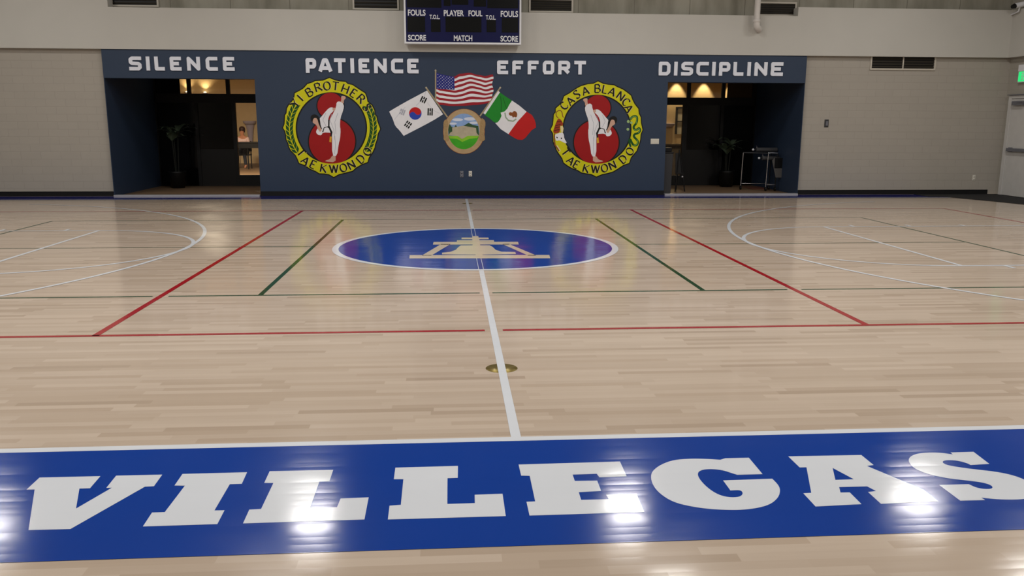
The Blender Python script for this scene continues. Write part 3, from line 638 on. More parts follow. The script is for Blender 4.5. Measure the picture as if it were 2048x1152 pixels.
emblem('round yellow martial arts emblem with green laurel branches, left on the blue wall', lambda x, y: (540+x/5.008, 140+y/5.008), (615, 580), 354, O1, T1, wreath, False, (615, 1083))
emblem('round yellow martial arts emblem with tiger and dragon, right on the blue wall', lambda x, y: (1080+x/5.2375, 150+y/5.2364), (597, 568), 358, O2, T2, beasts, True, (597, 1075))

# ------------------------------------------------------------------ flags and seal
def f3(pts, off): return [wp(770+x/6.4, 130+y/6.4, off) for x, y in pts]
def fcirc(c, rx, ry, off, n=48, a0=0, a1=2*PI): return f3([(c[0]+rx*math.cos(a0+(a1-a0)*i/n), c[1]+ry*math.sin(a0+(a1-a0)*i/n)) for i in range(n)], off)
def pole(root, pts, wd, off, knob):
    mb = MB(); ribbon(mb, f3(pts, off), wd); o = mb.build('flag_pole', P_POLE, root)
    MB().poly(fcirc(knob, 12, 12, off+0.0004, 14)).build('finial', P_STONE, o)
# centre: stars and stripes
root = thing('painted_flag', 'stars and stripes flag painted on the blue wall above the round seal', 'flag', wp(870, 210, 0), 'three painted flags')
lerp = lambda a, b, t: a+(b-a)*t
def interp(T, x):
    for (xa, ya), (xb, yb) in zip(T, T[1:]):
        if x <= xb: 
            t = (x-xa)/(xb-xa); t = t*t*(3-2*t); return ya+(yb-ya)*t
    return T[-1][1]
TOP = [(655,98),(720,120),(800,138),(885,146),(960,112),(1080,100),(1200,128),(1285,142),(1370,122)]
BOT = [(655,490),(700,510),(850,525),(1000,522),(1150,512),(1370,482)]
XSs = [655+i*(1380-655)/48 for i in range(49)]
def ybd(k, x):
    t, b = interp(TOP, x), interp(BOT, x)
    return lerp(t, b, k/13)+(-26*math.exp(-((x-1130)/130)**2)+16*math.exp(-((x-960)/80)**2)+14*math.exp(-((x-1290)/70)**2))*math.sin(PI*k/13)*(0 if x < 800 else 1)
ys_edge = lambda k, x: x+10*math.sin(k*1.1)*(x-655)/725
for colr, par, mt in (('red', 0, P_FRED), ('white', 1, P_WHT)):
    mb = MB()
    for k in range(par, 13, 2):
        up = f3([(ys_edge(k, x), ybd(k, x)) for x in XSs], 0.003); dn = f3([(ys_edge(k+1, x), ybd(k+1, x)) for x in XSs], 0.003)
        mb.add(up+dn, [(i, i+1, 49+i+1, 49+i) for i in range(48)])
    mb.build(colr+'_stripes', mt, root)
MB().poly(f3([(655,96),(720,118),(800,136),(888,150),(890,318),(800,312),(700,308),(655,302)], 0.0040)).build('star_field', P_NAVY, root)
mb = MB()
for r in range(9):
    for c in range(6 if r % 2 == 0 else 5):
        u = (c+0.5+(0 if r % 2 == 0 else 0.5))/6; x = 658+u*228; y = lerp(interp(TOP, x)+4, 306+u*8, (r+0.6)/9.2)
        mb.poly(f3([(x+(7 if i % 2 == 0 else 3.2)*math.sin(i*PI/5), y-(7 if i % 2 == 0 else 3.2)*math.cos(i*PI/5)) for i in range(10)], 0.0050))
mb.build('stars', P_WHT, root)
pole(root, [(648,75),(648,470)], 0.030, 0.0045, (647, 70))
# left: white flag with red and blue disc
root = thing('painted_flag', 'white flag with red and blue disc and black bars painted left of the round seal', 'flag', wp(832, 262, 0), 'three painted flags')
MB().poly(f3(smooth_loop([(540,328),(742,628),(742,632),(600,720),(400,825),(242,906),(238,906),(185,835),(130,782),(100,690),(55,600),(55,594),(250,480),(400,400),(536,328)], 1), 0.003)).build('cloth', P_WHT, root)
mb = MB(); ribbon(mb, f3([(520,345),(500,420),(400,520)], 0.0034), 0.02); ribbon(mb, f3([(120,700),(200,600),(260,540)], 0.0034), 0.015); ribbon(mb, f3([(540,480),(620,580),(700,620)], 0.0034), 0.012); mb.build('cloth_folds', plain('pale_fold', (206, 208, 216), 0.5), root)
MB().poly(fcirc((388, 620), 80, 80, 0.0040)).build('red_half', P_MRED, root)
th = math.radians(32)
pts = []
for i in range(25):
    a = PI*i/24; pts.append((math.cos(a), math.sin(a)))                 # big lower half (y down)
for i in range(1, 13): a = PI*i/12; pts.append((-0.5-0.5*math.cos(a), -0.5*math.sin(a)*-1 if False else 0.5*math.sin(a)*-1))
for i in range(1, 12): a = PI*i/12; pts.append((0.5-0.5*math.cos(a), 0.5*math.sin(a)))
rot = lambda x, y: (388+80*(x*math.cos(-th)-y*math.sin(-th)), 620+80*(x*math.sin(-th)+y*math.cos(-th)))
MB().poly(f3([rot(*p) for p in pts], 0.0046)).build('blue_half', P_BLUE, root)
def trigram(c, ang, L_, gap, pat):
    mb = MB(); d = Vector((math.cos(ang), math.sin(ang))); n_ = Vector((-d.y, d.x))
    for i, br in enumerate(pat):
        o_ = Vector(c)+n_*(i-1)*gap
        segs = [(-L_, L_)] if not br else [(-L_, -5), (5, L_)]
        for a, b in segs: ribbon(mb, f3([o_+d*a, o_+d*b], 0.0042), 0.030)
    return mb.build('bar_group', P_BLK, root)
trigram((492, 445), math.radians(115), 38, 27, (0, 1, 0)); trigram((578, 600), math.radians(92), 46, 25, (0, 1, 0))
trigram((295, 762), math.radians(125), 40, 28, (1, 1, 1)); 
o = trigram((222, 602), math.radians(110), 36, 24, (0, 0, 1)); o.data.materials.clear(); o.data.materials.append(P_GREY)
pole(root, [(530,295),(800,668)], 0.030, 0.0035, (527, 290))
# right: green, white and red
root = thing('painted_flag', 'green white and red flag with brown eagle painted right of the round seal', 'flag', wp(1020, 270, 0), 'three painted flags')
MB().poly(f3([(1470,350),(1540,400),(1625,455),(1590,510),(1565,560),(1530,595),(1480,610),(1492,650),(1470,700),(1440,735),(1400,735),(1340,685),(1275,640)], 0.0030)).build('green_band', P_MGRN, root)
MB().poly(f3([(1625,455),(1720,520),(1812,597),(1760,655),(1700,720),(1640,800),(1580,885),(1480,820),(1410,742),(1440,735),(1470,700),(1492,650),(1480,610),(1530,595),(1565,560),(1590,510)], 0.0030)).build('white_band', P_WHT, root)
MB().poly(f3([(1812,597),(1880,640),(1915,700),(1930,755),(1932,800),(1880,832),(1830,890),(1800,930),(1760,958),(1700,955),(1650,930),(1580,885),(1640,800),(1700,720),(1760,655)], 0.0030)).build('red_band', P_MRED, root)
mb = MB(); ribbon(mb, f3([(1480,400),(1490,500),(1485,600)], 0.0034), 0.016); ribbon(mb, f3([(1510,420),(1530,480),(1555,555)], 0.0034), 0.012); mb.build('cloth_folds', plain('dark_green_fold', (14, 92, 26), 0.5), root)
mb = MB(); ribbon(mb, f3([(1535,610),(1545,670),(1580,710),(1640,720),(1680,690)], 0.0036), 0.03); e_ = mb.build('eagle_wreath', plain('sage_paint', (150, 168, 146), 0.5), root)
MB().poly(f3(smooth_loop([(1580,625),(1600,600),(1630,612),(1650,585),(1685,600),(1695,640),(1680,675),(1650,660),(1640,680),(1625,650),(1600,650)], 1), 0.0042)).build('eagle', P_BRN, root)
mb = MB(); ribbon(mb, f3([(1460,340),(1270,625)], 0.0034), 0.050); mb.build('pole_sleeve', P_WHT, root)
pole(root, [(1472,295),(1215,655)], 0.030, 0.0032, (1475, 290))
# round seal
root = thing('round_seal', 'round tan scroll seal with painted park scene between the flags', 'wall emblem', wp(928, 307, 0))
SCc = (1010, 850)
MB().poly(fcirc(SCc, 262, 286, 0.0055), [fcirc((1008, 850), 200, 228, 0.0055)], thick=(0, 0.002, 0)).build('scroll_ring', P_TAN, root)
mb = MB(); mb.poly(fcirc(SCc, 268, 291, 0.0048), [fcirc((1008, 850), 194, 222, 0.0048)]); mb.build('ring_edge_line', P_BRN, root)  # brown line along both edges of the ring
mb = MB()
mb.poly(f3(smooth_loop([(752,715),(790,690),(812,740),(795,830),(800,900),(830,930),(810,985),(755,965),(748,930),(765,850),(745,780)], 1), 0.0064))
mb.poly(f3(smooth_loop([(1285,715),(1235,670),(1215,740),(1215,830),(1205,900),(1190,930),(1215,985),(1278,965),(1280,930),(1262,850),(1285,790)], 1), 0.0064))
mb.build('scroll_posts', plain('ochre_scroll_paint', (160, 132, 90), 0.5, vary=0.3, scale=30), root)
MB().poly(fcirc((1008, 850), 204, 232, 0.0050)).build('sky', P_SKY, root)
mb = MB(); 
for c, rx, ry in (((930, 700), 70, 18), ((1090, 690), 80, 22), ((1140, 740), 60, 16), ((870, 750), 50, 14)): mb.poly(fcirc(c, rx, ry, 0.00515, 20))
mb.build('clouds', plain('cloud_paint', (206, 212, 226), 0.5), root)
MB().poly(f3([(804,775),(830,760),(850,790),(885,800),(905,765),(930,800),(1010,775),(1070,740),(1120,765),(1165,775),(1195,780),(1205,905),(815,905)], 0.0052)).build('trees', P_TREE, root)
MB().poly(f3([(860,800),(1000,778),(1165,806),(1172,868),(1202,905),(1060,912),(985,950),(930,910),(815,900),(835,865),(862,850)], 0.0053)).build('stone_wall', P_STONE, root)
gr = [(1008+204*math.cos(t_), 850+232*math.sin(t_)) for t_ in [math.asin(0.24)+(PI-2*math.asin(0.24))*i/30 for i in range(31)]]
MB().poly(f3(gr+[(930,908),(985,948),(1060,906)], 0.0054)).build('grass', P_GRASS, root)
MB().poly(f3([(815,906),(930,908),(985,948),(1060,906),(1200,906),(1180,935),(1080,945),(990,985),(920,945),(835,940)], 0.0055)).build('light_grass', P_LIME, root)

# ------------------------------------------------------------------ scoreboard
YS = YW-0.30
def sp(x, y, off=0.0):
    p = U(790+x/7.585, y/7.585, y=YS); return Vector((p.x, YS-off, p.z))
root = thing('scoreboard', 'navy scoreboard with white frame and captions, hung high above the wall flags', 'scoreboard', sp(1025, 665))
a, b = sp(145, 668), sp(1912, 672); ztop = a.z+1.25
x0, x1, z0 = a.x, b.x, (a.z+b.z)/2
fw = 0.035
MB().box((x0, YS, z0), (x1, YS+0.18, ztop)).build('cabinet', WHITE, root, 0.008)
mb = MB().box((x0, YS-0.02, z0), (x1, YS, z0+fw)).box((x0, YS-0.02, ztop-fw), (x1, YS, ztop)).box((x0, YS-0.02, z0+fw), (x0+fw, YS, ztop-fw)).box((x1-fw, YS-0.02, z0+fw), (x1, YS, ztop-fw))
mb.build('frame', WHITE, root)
MB().box((x0+fw, YS-0.006, z0+fw), (x1-fw, YS, ztop-fw)).build('face', SB_BLUE, root)
for (xa, xb, ya, yb) in ((190,455,255,485), (548,690,300,485), (768,1310,260,485), (1390,1530,305,488), (1620,1868,272,492), (180,700,-200,112), (860,1110,-190,72), (1195,1380,-190,100), (740,840,-190,90), (1400,1868,-190,122)):
    p, q = sp(xa, yb), sp(xb, ya); q.z = min(q.z, ztop-fw-0.02)
    MB().box((p.x, YS-0.010, p.z), (q.x, YS-0.005, q.z)).build('digit_window', SB_BLK, root)
def caption(txt, x0, x1, y0, y1):
    cu = bpy.data.curves.new('caption', 'FONT'); cu.body = txt; cu.offset = 0.026; cu.fill_mode = 'FRONT'
    t = bpy.data.objects.new('tmp', cu); COL.objects.link(t); bpy.context.view_layer.update()
    me = bpy.data.meshes.new_from_object(t.evaluated_get(bpy.context.evaluated_depsgraph_get()))
    bpy.data.objects.remove(t); me.name = 'caption'
    xs = [v.co.x for v in me.vertices]; ys = [v.co.y for v in me.vertices]
    A, B = sp(x0, y1), sp(x1, y0)
    for v in me.vertices:
        u, w_ = (v.co.x-min(xs))/(max(xs)-min(xs)), (v.co.y-min(ys))/(max(ys)-min(ys))
        v.co = (A.x+u*(B.x-A.x), YS-0.012, A.z+w_*(B.z-A.z))
    me.materials.clear(); me.materials.append(WHITE)
    o = bpy.data.objects.new('caption', me); COL.objects.link(o); o.parent = root; o.matrix_parent_inverse = Matrix.Translation(-root.location)
for c in (('FOULS',197,462,148,238), ('T.O.L.',525,680,226,290), ('PLAYER',740,1045,156,244), ('FOUL',1115,1325,160,248), ('T.O.L.',1378,1528,232,300), ('FOULS',1603,1866,168,258), ('SCORE',200,470,530,614), ('MATCH',893,1172,538,624), ('SCORE',1600,1866,546,632)): caption(*c)
MB().box((x0+0.3, YS+0.18, z0+0.3), (x0+0.4, YW-0.03, z0+0.36)).box((x1-0.4, YS+0.18, z0+0.3), (x1-0.3, YW-0.03, z0+0.36)).build('wall_bracket', ALU, root)

# ------------------------------------------------------------------ vents
def vent(px0, px1, py0, py1, yp, label, divs=1, slats=5):
    a, b = U(px0, py1, y=yp), U(px1, py0, y=yp)
    root = thing('wall_vent', label, 'vent', ((a.x+b.x)/2, yp, a.z), 'ventilation openings')
    f = 0.035
    mb = MB().box((a.x-f, yp-0.03, a.z-f), (b.x+f, yp, a.z)).box((a.x-f, yp-0.03, b.z), (b.x+f, yp, b.z+f)).box((a.x-f, yp-0.03, a.z), (a.x, yp, b.z)).box((b.x, yp-0.03, a.z), (b.x+f, yp, b.z))
    for i in range(1, divs): xm = a.x+(b.x-a.x)*i/divs; mb.box((xm-0.012, yp-0.03, a.z), (xm+0.012, yp, b.z))
    mb.build('frame', VFRAME, root)
    MB().box((a.x, yp-0.004, a.z), (b.x, yp-0.001, b.z)).build('backing', BLACKP, root)
    mb = MB(); n_ = slats
    for i in range(n_):
        z = a.z+(b.z-a.z)*(i+0.5)/n_
        mb.add([(a.x, yp-0.006, z+0.02), (b.x, yp-0.006, z+0.02), (b.x, yp-0.024, z-0.012), (a.x, yp-0.024, z-0.012)], [(0, 1, 2, 3)])
    mb.build('slats', DARKLOUV, root)
YC = YW+0.24
vent(226, 312, -24, 9.5, YC, 'dark vent at the far left of the concrete wall above the plaster band')
vent(709, 794, -18, 16, YC, 'dark vent just left of the scoreboard top')
vent(1061, 1143, 1, 21.5, YC, 'dark vent just right of the scoreboard top')
vent(1519, 1590, 8, 28.5, YC, 'dark vent beside the white pipe at the upper right')
vent(1742, 1869, 111, 136.5, YW+0.08, 'wide dark two-bay vent under the plaster band on the right block wall', 2)

# ------------------------------------------------------------------ pipe, camera, exit sign, door, plates
yp = YW-0.19
a = U(1513, 50, y=yp)
root = thing('drain_pipe', 'white painted pipe with elbow hanging in front of the plaster band', 'pipe', (a.x, yp, a.z))
MB().tube([(a.x, yp, a.z), (a.x, yp, 6.58)], 0.062, 16).build('riser', PIPEW, root)
MB().tube([(a.x, yp, a.z+0.06), (a.x+0.005, yp, a.z-0.02), (a.x+0.05, yp+0.03, a.z-0.06), (a.x+0.10, yp+0.10, a.z-0.075), (a.x+0.12, YW-0.031, a.z-0.075)], 0.068, 16).build('elbow', PIPEW, root)
MB().lathe((a.x, yp, a.z), [(0.062, 0.05), (0.078, 0.055), (0.078, 0.115), (0.062, 0.12)], 18).build('collar', PIPEW, root)
c = U(2031, 12, y=YW-0.35)
root = thing('security_camera', 'small white security camera at the top right corner', 'camera', c)
MB().tube([(c.x-0.02, c.y, c.z), (c.x+0.20, c.y+0.02, c.z+0.05)], 0.055, 16).build('housing', WHITE, root)
MB().tube([(c.x-0.08, c.y-0.01, c.z-0.02), (c.x-0.015, c.y, c.z)], [0.04, 0.056], 16).build('lens', BLACKP, root)
MB().tube([(c.x+0.10, c.y, c.z), (c.x+0.12, c.y+0.05, c.z-0.10), (c.x+0.14, YW-0.031, c.z-0.14)], 0.018, 8).build('bracket', WHITE, root)
xe = XR-0.06
a, b = U(2037, 165, x=xe), U(2037, 130, x=xe)
ym, ya_ = (a.y+b.y)/2, (a.y+b.y)/2-0.34
zm = U(2037, 143, x=xe).z
root = thing('exit_sign', 'green exit sign with white housing over the right corner door', 'exit sign', (xe, ym, a.z))
MB().box((xe-0.02, ya_, zm), (XR, ym, b.z)).build('housing', WHITE, root, 0.006)
MB().box((xe, ya_, a.z), (XR, ym, zm)).build('lit_panel_box', WHITE, root)
MB().box((xe-0.006, ya_+0.015, a.z+0.02), (xe, ym-0.015, zm-0.01)).build('lit_face', EXITG, root)
cu = bpy.data.curves.new('exit_text', 'FONT'); cu.body = 'EXIT'; cu.offset = 0.02
t = bpy.data.objects.new('tmp', cu); COL.objects.link(t); bpy.context.view_layer.update()
me = bpy.data.meshes.new_from_object(t.evaluated_get(bpy.context.evaluated_depsgraph_get())); bpy.data.objects.remove(t)
xs = [v.co.x for v in me.vertices]; ys = [v.co.y for v in me.vertices]
for v in me.vertices:
    u, w_ = (v.co.x-min(xs))/(max(xs)-min(xs)), (v.co.y-min(ys))/(max(ys)-min(ys))
    v.co = (xe-0.008, lerp(ym-0.125, ya_+0.035, u), lerp(a.z+0.05, zm-0.03, w_))
me.materials.clear(); me.materials.append(WHITE); o = bpy.data.objects.new('lettering', me); COL.objects.link(o); o.parent = root; o.matrix_parent_inverse = Matrix.Translation(-root.location)
# door in the right wall
zt = U(2022, 197, x=XR-0.05).z
root = bpy.data.objects.new('door_1', None); COL.objects.link(root); root['kind'] = 'structure'; root.location = (XR, 6.95, 0)
MB().box((XR-0.06, 7.40, 0), (XR-0.001, 7.50, zt+0.06)).box((XR-0.06, 6.34, 0), (XR-0.001, 6.44, zt+0.06)).box((XR-0.06, 6.44, zt), (XR-0.001, 7.40, zt+0.06)).build('door_frame', DOORW, root)
MB().box((XR-0.04, 6.445, 0.01), (XR-0.001, 7.395, zt-0.003)).build('door_leaf', DOORW, root)
zb = U(2030, 300, x=XR-0.08).z
MB().box((XR-0.11, 6.5, zb-0.035), (XR-0.06, 7.33, zb+0.035)).box((XR-0.06, 6.5, zb-0.05), (XR-0.04, 6.62, zb+0.05)).box((XR-0.06, 7.2, zb-0.05), (XR-0.04, 7.33, zb+0.05)).build('push_bar', STEELPL, root, 0.006)
zc = U(2035, 205, x=XR-0.08).z
MB().box((XR-0.12, 6.95, zc-0.06), (XR-0.04, 7.3, zc+0.03)).box((XR-0.14, 6.7, zc+0.0), (XR-0.11, 7.1, zc+0.02)).build('door_closer', STEELPL, root)
MB().box((XR-0.05, 6.50, zb+0.25), (XR-0.04, 6.78, zb+0.62)).build('view_panel', BLACKP, root)
sbox('trim_5', (XR-0.09, 6.2, zt+0.065), (XR-0.001, 7.52, zt+0.085), STEELPL)
sbox('trim_6', (XR-0.10, 6.36, 0), (XR-0.001, 7.5, 0.008), ALU)
def plate(px0, px1, py0, py1, yp, mat, name, label, detail):
    a, b = U(px0, py1, y=yp), U(px1, py0, y=yp)
    root = thing(name, label, 'wall plate', ((a.x+b.x)/2, yp, a.z))
    MB().box((a.x, yp-0.010, a.z), (b.x, yp, b.z)).build('cover', mat, root, 0.003)
    cx_, cz_, w_, h_ = (a.x+b.x)/2, (a.z+b.z)/2, b.x-a.x, b.z-a.z
    if detail == 'outlet':
        for s in (-1, 1): MB().lathe((cx_, yp-0.010, cz_+s*h_*0.22), [(0.0, -0.003), (w_*0.28, -0.003), (w_*0.28, 0.0)], 14, 'Y').build('socket', mat, root)
    elif detail == 'switches':
        for i in range(3): x_ = a.x+w_*(i+0.5)/3; MB().box((x_-0.012, yp-0.016, cz_-0.03), (x_+0.012, yp-0.010, cz_+0.03)).build('switch', mat, root)
    else: MB().box((cx_-w_*0.25, yp-0.03, cz_-h_*0.3), (cx_+w_*0.25, yp-0.010, cz_+h_*0.3)).build('control', STEELPL, root)
plate(1301, 1318, 277.5, 288, YW, PLATE, 'switch_plate', 'wide ivory switch plate on the blue wall left of the right doorway', 'switches')
plate(920, 927, 342, 354.5, YW, STEELPL, 'outlet_cover', 'grey outlet cover low on the blue wall, left of the pair below the seal', 'outlet')
plate(937.5, 944, 342, 353, YW, PLATE, 'outlet_cover', 'ivory outlet cover low on the blue wall, right of the pair below the seal', 'outlet')
plate(1648, 1657.5, 239, 254.5, YW+0.08, DGREY, 'wall_control', 'dark grey control box on the right block wall', 'control')
plate(1944, 1951, 350, 361, YW+0.08, PLATE, 'outlet_cover', 'ivory outlet cover low on the right block wall near the door', 'outlet')

# ------------------------------------------------------------------ ceiling lamps
LN = {4.1: 'row by the back wall', 0.4: 'row over the centre circle', -3.4: 'row between centre circle and blue band', -7.4: 'row over the blue band'}
XN = {-8.9: 'far left', -3.0: 'inner left', 3.0: 'inner right', 8.9: 'far right'}
for ly in LAMP_ROWS:
    for lx in LAMP_XS:
        root = thing('high_bay_lamp', 'rectangular high bay lamp, %s of the %s' % (XN[lx], LN[ly]), 'ceiling lamp', (lx, ly, LAMP_Z), 'high bay lamps')
        mb = MB().box((lx-0.33, ly-0.62, LAMP_Z), (lx-0.295, ly+0.62, LAMP_Z+0.09)).box((lx+0.295, ly-0.62, LAMP_Z), (lx+0.33, ly+0.62, LAMP_Z+0.09)).box((lx-0.295, ly-0.62, LAMP_Z), (lx+0.295, ly-0.58, LAMP_Z+0.09)).box((lx-0.295, ly+0.58, LAMP_Z), (lx+0.295, ly+0.62, LAMP_Z+0.09)).box((lx-0.33, ly-0.62, LAMP_Z+0.09), (lx+0.33, ly+0.62, LAMP_Z+0.12))
        mb.build('reflector', HOUSING, root)
        for dy in (-0.45, 0.45): MB().tube([(lx, ly+dy, LAMP_Z+0.115), (lx, ly+dy, 6.6)], 0.012, 8).build('hanging_rod', HOUSING, root)

# ------------------------------------------------------------------ in the recesses
def leaf(mb, base, dirx, diry, rise, L_, wd):
    pts = []; N_ = 8; side = Vector((-diry, dirx, 0))
    vs = []
    for i in range(N_+1):
        t = i/N_; p = Vector(base)+Vector((dirx, diry, 0))*L_*t+Vector((0, 0, rise*(1.6*t-1.25*t*t)))
        w_ = wd*math.sin(PI*min(1, 0.08+0.92*t))*(1-0.3*t)
        vs += [p+side*w_, p+Vector((0, 0, -0.15*w_)), p-side*w_]
    fs = []
    for i in range(N_):
        for k in (0, 1): fs.append((3*i+k, 3*i+k+1, 3*i+3+k+1, 3*i+3+k))
    mb.add(vs, fs, True)
def plant(px, label, yy, h0):
    c = U(px, 365, y=yy); c.z = 0; c.x = max(c.x, -AX1+0.62)
    root = thing('potted_palm', label, 'plant', c, 'potted palms in the recesses')
    MB().lathe(c, [(0.0, 0.0), (0.15, 0.0), (0.20, 0.36), (0.215, 0.40), (0.19, 0.40), (0.18, 0.35), (0.0, 0.35)], 24).build('pot', BLACKP, root)
    st = MB()
    for k in range(3): st.tube([(c.x+0.04*math.cos(k*2.1), c.y+0.04*math.sin(k*2.1), 0.35), (c.x+0.08*math.cos(k*2.1), c.y+0.08*math.sin(k*2.1), h0-0.1*k)], 0.015, 8)
    st.build('stems', plain('dark_stem', (26, 28, 22), 0.6), root)
    rr = random.Random(px)
    for k in range(15):
        a = k*2.4; mb = MB()
        leaf(mb, (c.x+0.08*math.cos((k % 3)*2.1), c.y+0.08*math.sin((k % 3)*2.1), h0-0.1*(k % 3)-0.03), math.cos(a), math.sin(a), 0.20+0.25*rr.random(), 0.36+0.14*rr.random(), 0.075)
        mb.build('leaf', LEAF, root)
plant(335, 'dark leafy potted palm inside the left doorway', 9.9, 1.35)
plant(1452, 'dark leafy potted palm inside the right doorway', 10.0, 1.05)
# trash can
c = U(1337, 388, y=7.98); c.z = 0
zt_ = U(1340, 295, y=7.98).z
c.x = 4.41+0.13
root = thing('trash_can', 'slim dark grey trash can with round white sticker at the right doorway', 'trash can', c)
mb = MB(); hw = 0.115
mb.add([(c.x-hw*.85, 7.86, 0), (c.x+hw*.85, 7.86, 0), (c.x+hw*.85, 8.2, 0), (c.x-hw*.85, 8.2, 0), (c.x-hw, 7.83, zt_-.12), (c.x+hw, 7.83, zt_-.12), (c.x+hw, 8.23, zt_-.12), (c.x-hw, 8.23, zt_-.12)],
       [(0, 3, 2, 1), (4, 5, 6, 7), (0, 1, 5, 4), (1, 2, 6, 5), (2, 3, 7, 6), (3, 0, 4, 7)]); mb.build('bin', DGREY, root, 0.015)
MB().box((c.x-hw-.01, 7.82, zt_-.13), (c.x+hw+.01, 8.24, zt_-.09)).box((c.x-hw, 7.95, zt_-.09), (c.x+hw, 8.22, zt_)).build('lid', BLACKP, root, 0.012)
s_ = U(1337, 327, y=7.84)
st = MB().lathe((c.x, 7.845, s_.z), [(0.0, -0.004), (0.052, -0.004), (0.052, 0.006)], 24, 'Y').build('sticker', WHITE, root)
MB().lathe((c.x, 7.845, s_.z), [(0.0, -0.006), (0.026, -0.006), (0.026, -0.004)], 20, 'Y').build('sticker_mark', STEELPL, st)
# easel
ex, ey = U(1357, 385, y=8.6).x, 8.6
root = thing('folding_easel', 'black folding easel standing behind the trash can in the right doorway', 'easel', (ex, ey, 0))
ht = U(1352, 300, y=8.6).z
for dx, dy in ((-0.11, -0.1), (0.12, -0.1), (0.03, 0.35)): MB().tube([(ex+dx, ey+dy, 0.0), (ex-0.02, ey, ht)], 0.014, 8).build('leg', BLACKP, root)
MB().box((ex-0.10, ey-0.07, ht*0.42), (ex+0.09, ey-0.035, ht*0.42+0.03)).build('ledge', BLACKP, root)
MB().add([(ex-0.11, ey-0.05, ht*.45), (ex+0.06, ey-0.05, ht*.45), (ex+0.0, ey-0.005, ht*.93), (ex-0.11, ey-0.005, ht*.93), (ex-0.11, ey-0.035, ht*.45), (ex+0.06, ey-0.035, ht*.45), (ex+0.0, ey+0.01, ht*.93), (ex-0.11, ey+0.01, ht*.93)],
         [(0, 1, 2, 3), (7, 6, 5, 4), (0, 4, 5, 1), (1, 5, 6, 2), (2, 6, 7, 3), (3, 7, 4, 0)]).build('board', BLACKP, root)
MB().lathe((ex+0.05, ey-0.09, ht*.36), [(0.0, -0.015), (0.02, -0.015), (0.02, 0.01)], 12, 'Y').build('knob', ALU, root)
# rack with padded rollers
YK = 8.75
def kp(x, y, yy=YK): return U(1470+x/9.546, 270+y/8.862, y=yy)
L0, L1 = kp(230, 290), kp(595, 320)
xr_ = 7.36
root = thing('equipment_rack', 'chrome-legged folding rack holding padded posts in the right doorway', 'rack', (L1.x, YK, 0))
for (xx, yy) in ((L0.x, YK+0.25), (L1.x, YK-0.15), (xr_, YK-0.15), (xr_, YK+0.25)):
    l = MB().tube([(xx-0.02, yy, 0.10), (xx, yy, L1.z)], 0.014, 10).build('leg', CHROME if xx < xr_ else BLACKP, root)
    MB().lathe((xx-0.02, yy, 0.05), [(0.0, -0.018), (0.045, -0.016), (0.05, 0.0), (0.045, 0.016), (0.0, 0.018)], 16, 'X').tube([(xx-0.02, yy, 0.05), (xx-0.02, yy, 0.12)], 0.011, 8).build('caster', BLACKP, l)
zl = kp(600, 872).z
MB().tube([(L1.x, YK-0.15, zl), (xr_, YK-0.15, zl)], 0.012, 8).build('lower_rail', CHROME, root)
MB().tube([(L0.x, YK+0.25, zl), (xr_, YK+0.25, zl)], 0.012, 8).build('lower_rail', CHROME, root)
MB().tube([(L1.x-0.01, YK-0.15, L1.z), (L1.x+0.06, YK-0.15, L1.z+0.01), (L1.x+0.22, YK-0.15, L1.z)], 0.022, 10).build('top_bracket', CHROME, root)
MB().tube([(L0.x, YK+0.25, L1.z), (L1.x, YK-0.15, L1.z)], 0.012, 8).build('top_rail', DGREY, root)
MB().tube([(xr_, YK+0.25, L1.z), (xr_, YK-0.15, L1.z)], 0.012, 8).build('top_rail', DGREY, root)
MB().tube([(L0.x, YK+0.25, L1.z), (xr_, YK+0.25, L1.z)], 0.012, 8).build('top_rail', DGREY, root)
for (xa, ya, xk, yk, yy, lab) in ((400, 270, 345, 270, YK+0.13, 'dark padded post with white end knob, upper one lying on the rack'), (515, 410, 460, 405, YK-0.02, 'dark padded post with white end knob, lower one on the rack')):
    p = kp(xa, ya, yy); k_ = kp(xk, yk, yy)
    zz = L1.z+0.075 if 'upper' in lab else p.z
    r2 = thing('padded_post', lab, 'post', (p.x, yy, zz))
    MB().tube([(p.x, yy, zz), (7.44, yy, zz)], 0.050, 18).build('padding', PADD, r2)
    MB().tube([(p.x, yy, zz), (k_.x, yy, zz)], 0.014, 10).build('spindle', BLACKP, r2)
    MB().lathe((k_.x, yy, zz), [(0.0, -0.028), (0.018, -0.022), (0.028, 0.0), (0.018, 0.022), (0.0, 0.028)], 14, 'X').build('end_knob', WHITE, r2)
    MB().tube([(p.x+0.02, yy, zz+0.05), (p.x+0.015, yy-0.01, zz+0.085), (p.x-0.01, yy-0.02, zz+0.10)], 0.009, 8).build('hook', CHROME, r2)
bz = [kp(x, y) for x, y in ((655, 450), (720, 745), (835, 745), (850, 400), (700, 395))]
r2 = thing('grey_bag', 'grey tapered fabric bag hanging from the rack in the right doorway', 'bag', bz[1])
MB().poly([(p.x, YK-0.19, p.z) for p in bz], thick=(0, 0.02, 0)).build('fabric', FABRIC, r2, 0.006)
p = kp(868, 680); q = kp(880, 770)
MB().box((p.x-0.02, YK-0.2, q.z), (q.x+0.02, YK-0.18, p.z)).build('white_tag', WHITE, r2)
p = kp(705, 400); q = kp(850, 580)
MB().box((p.x, YK-0.195, q.z), (q.x, YK-0.189, p.z)).build('mesh_pocket', BLACKP, r2)
# doormat
a_, b_ = U(1493, 381, z=0), U(1532, 374, z=0)
tag(MB().box((7.0, 9.1, 0.0), (7.44, 9.9, 0.012)).build('doormat', RUG), 'brown red doormat on the floor of the right doorway', 'mat')

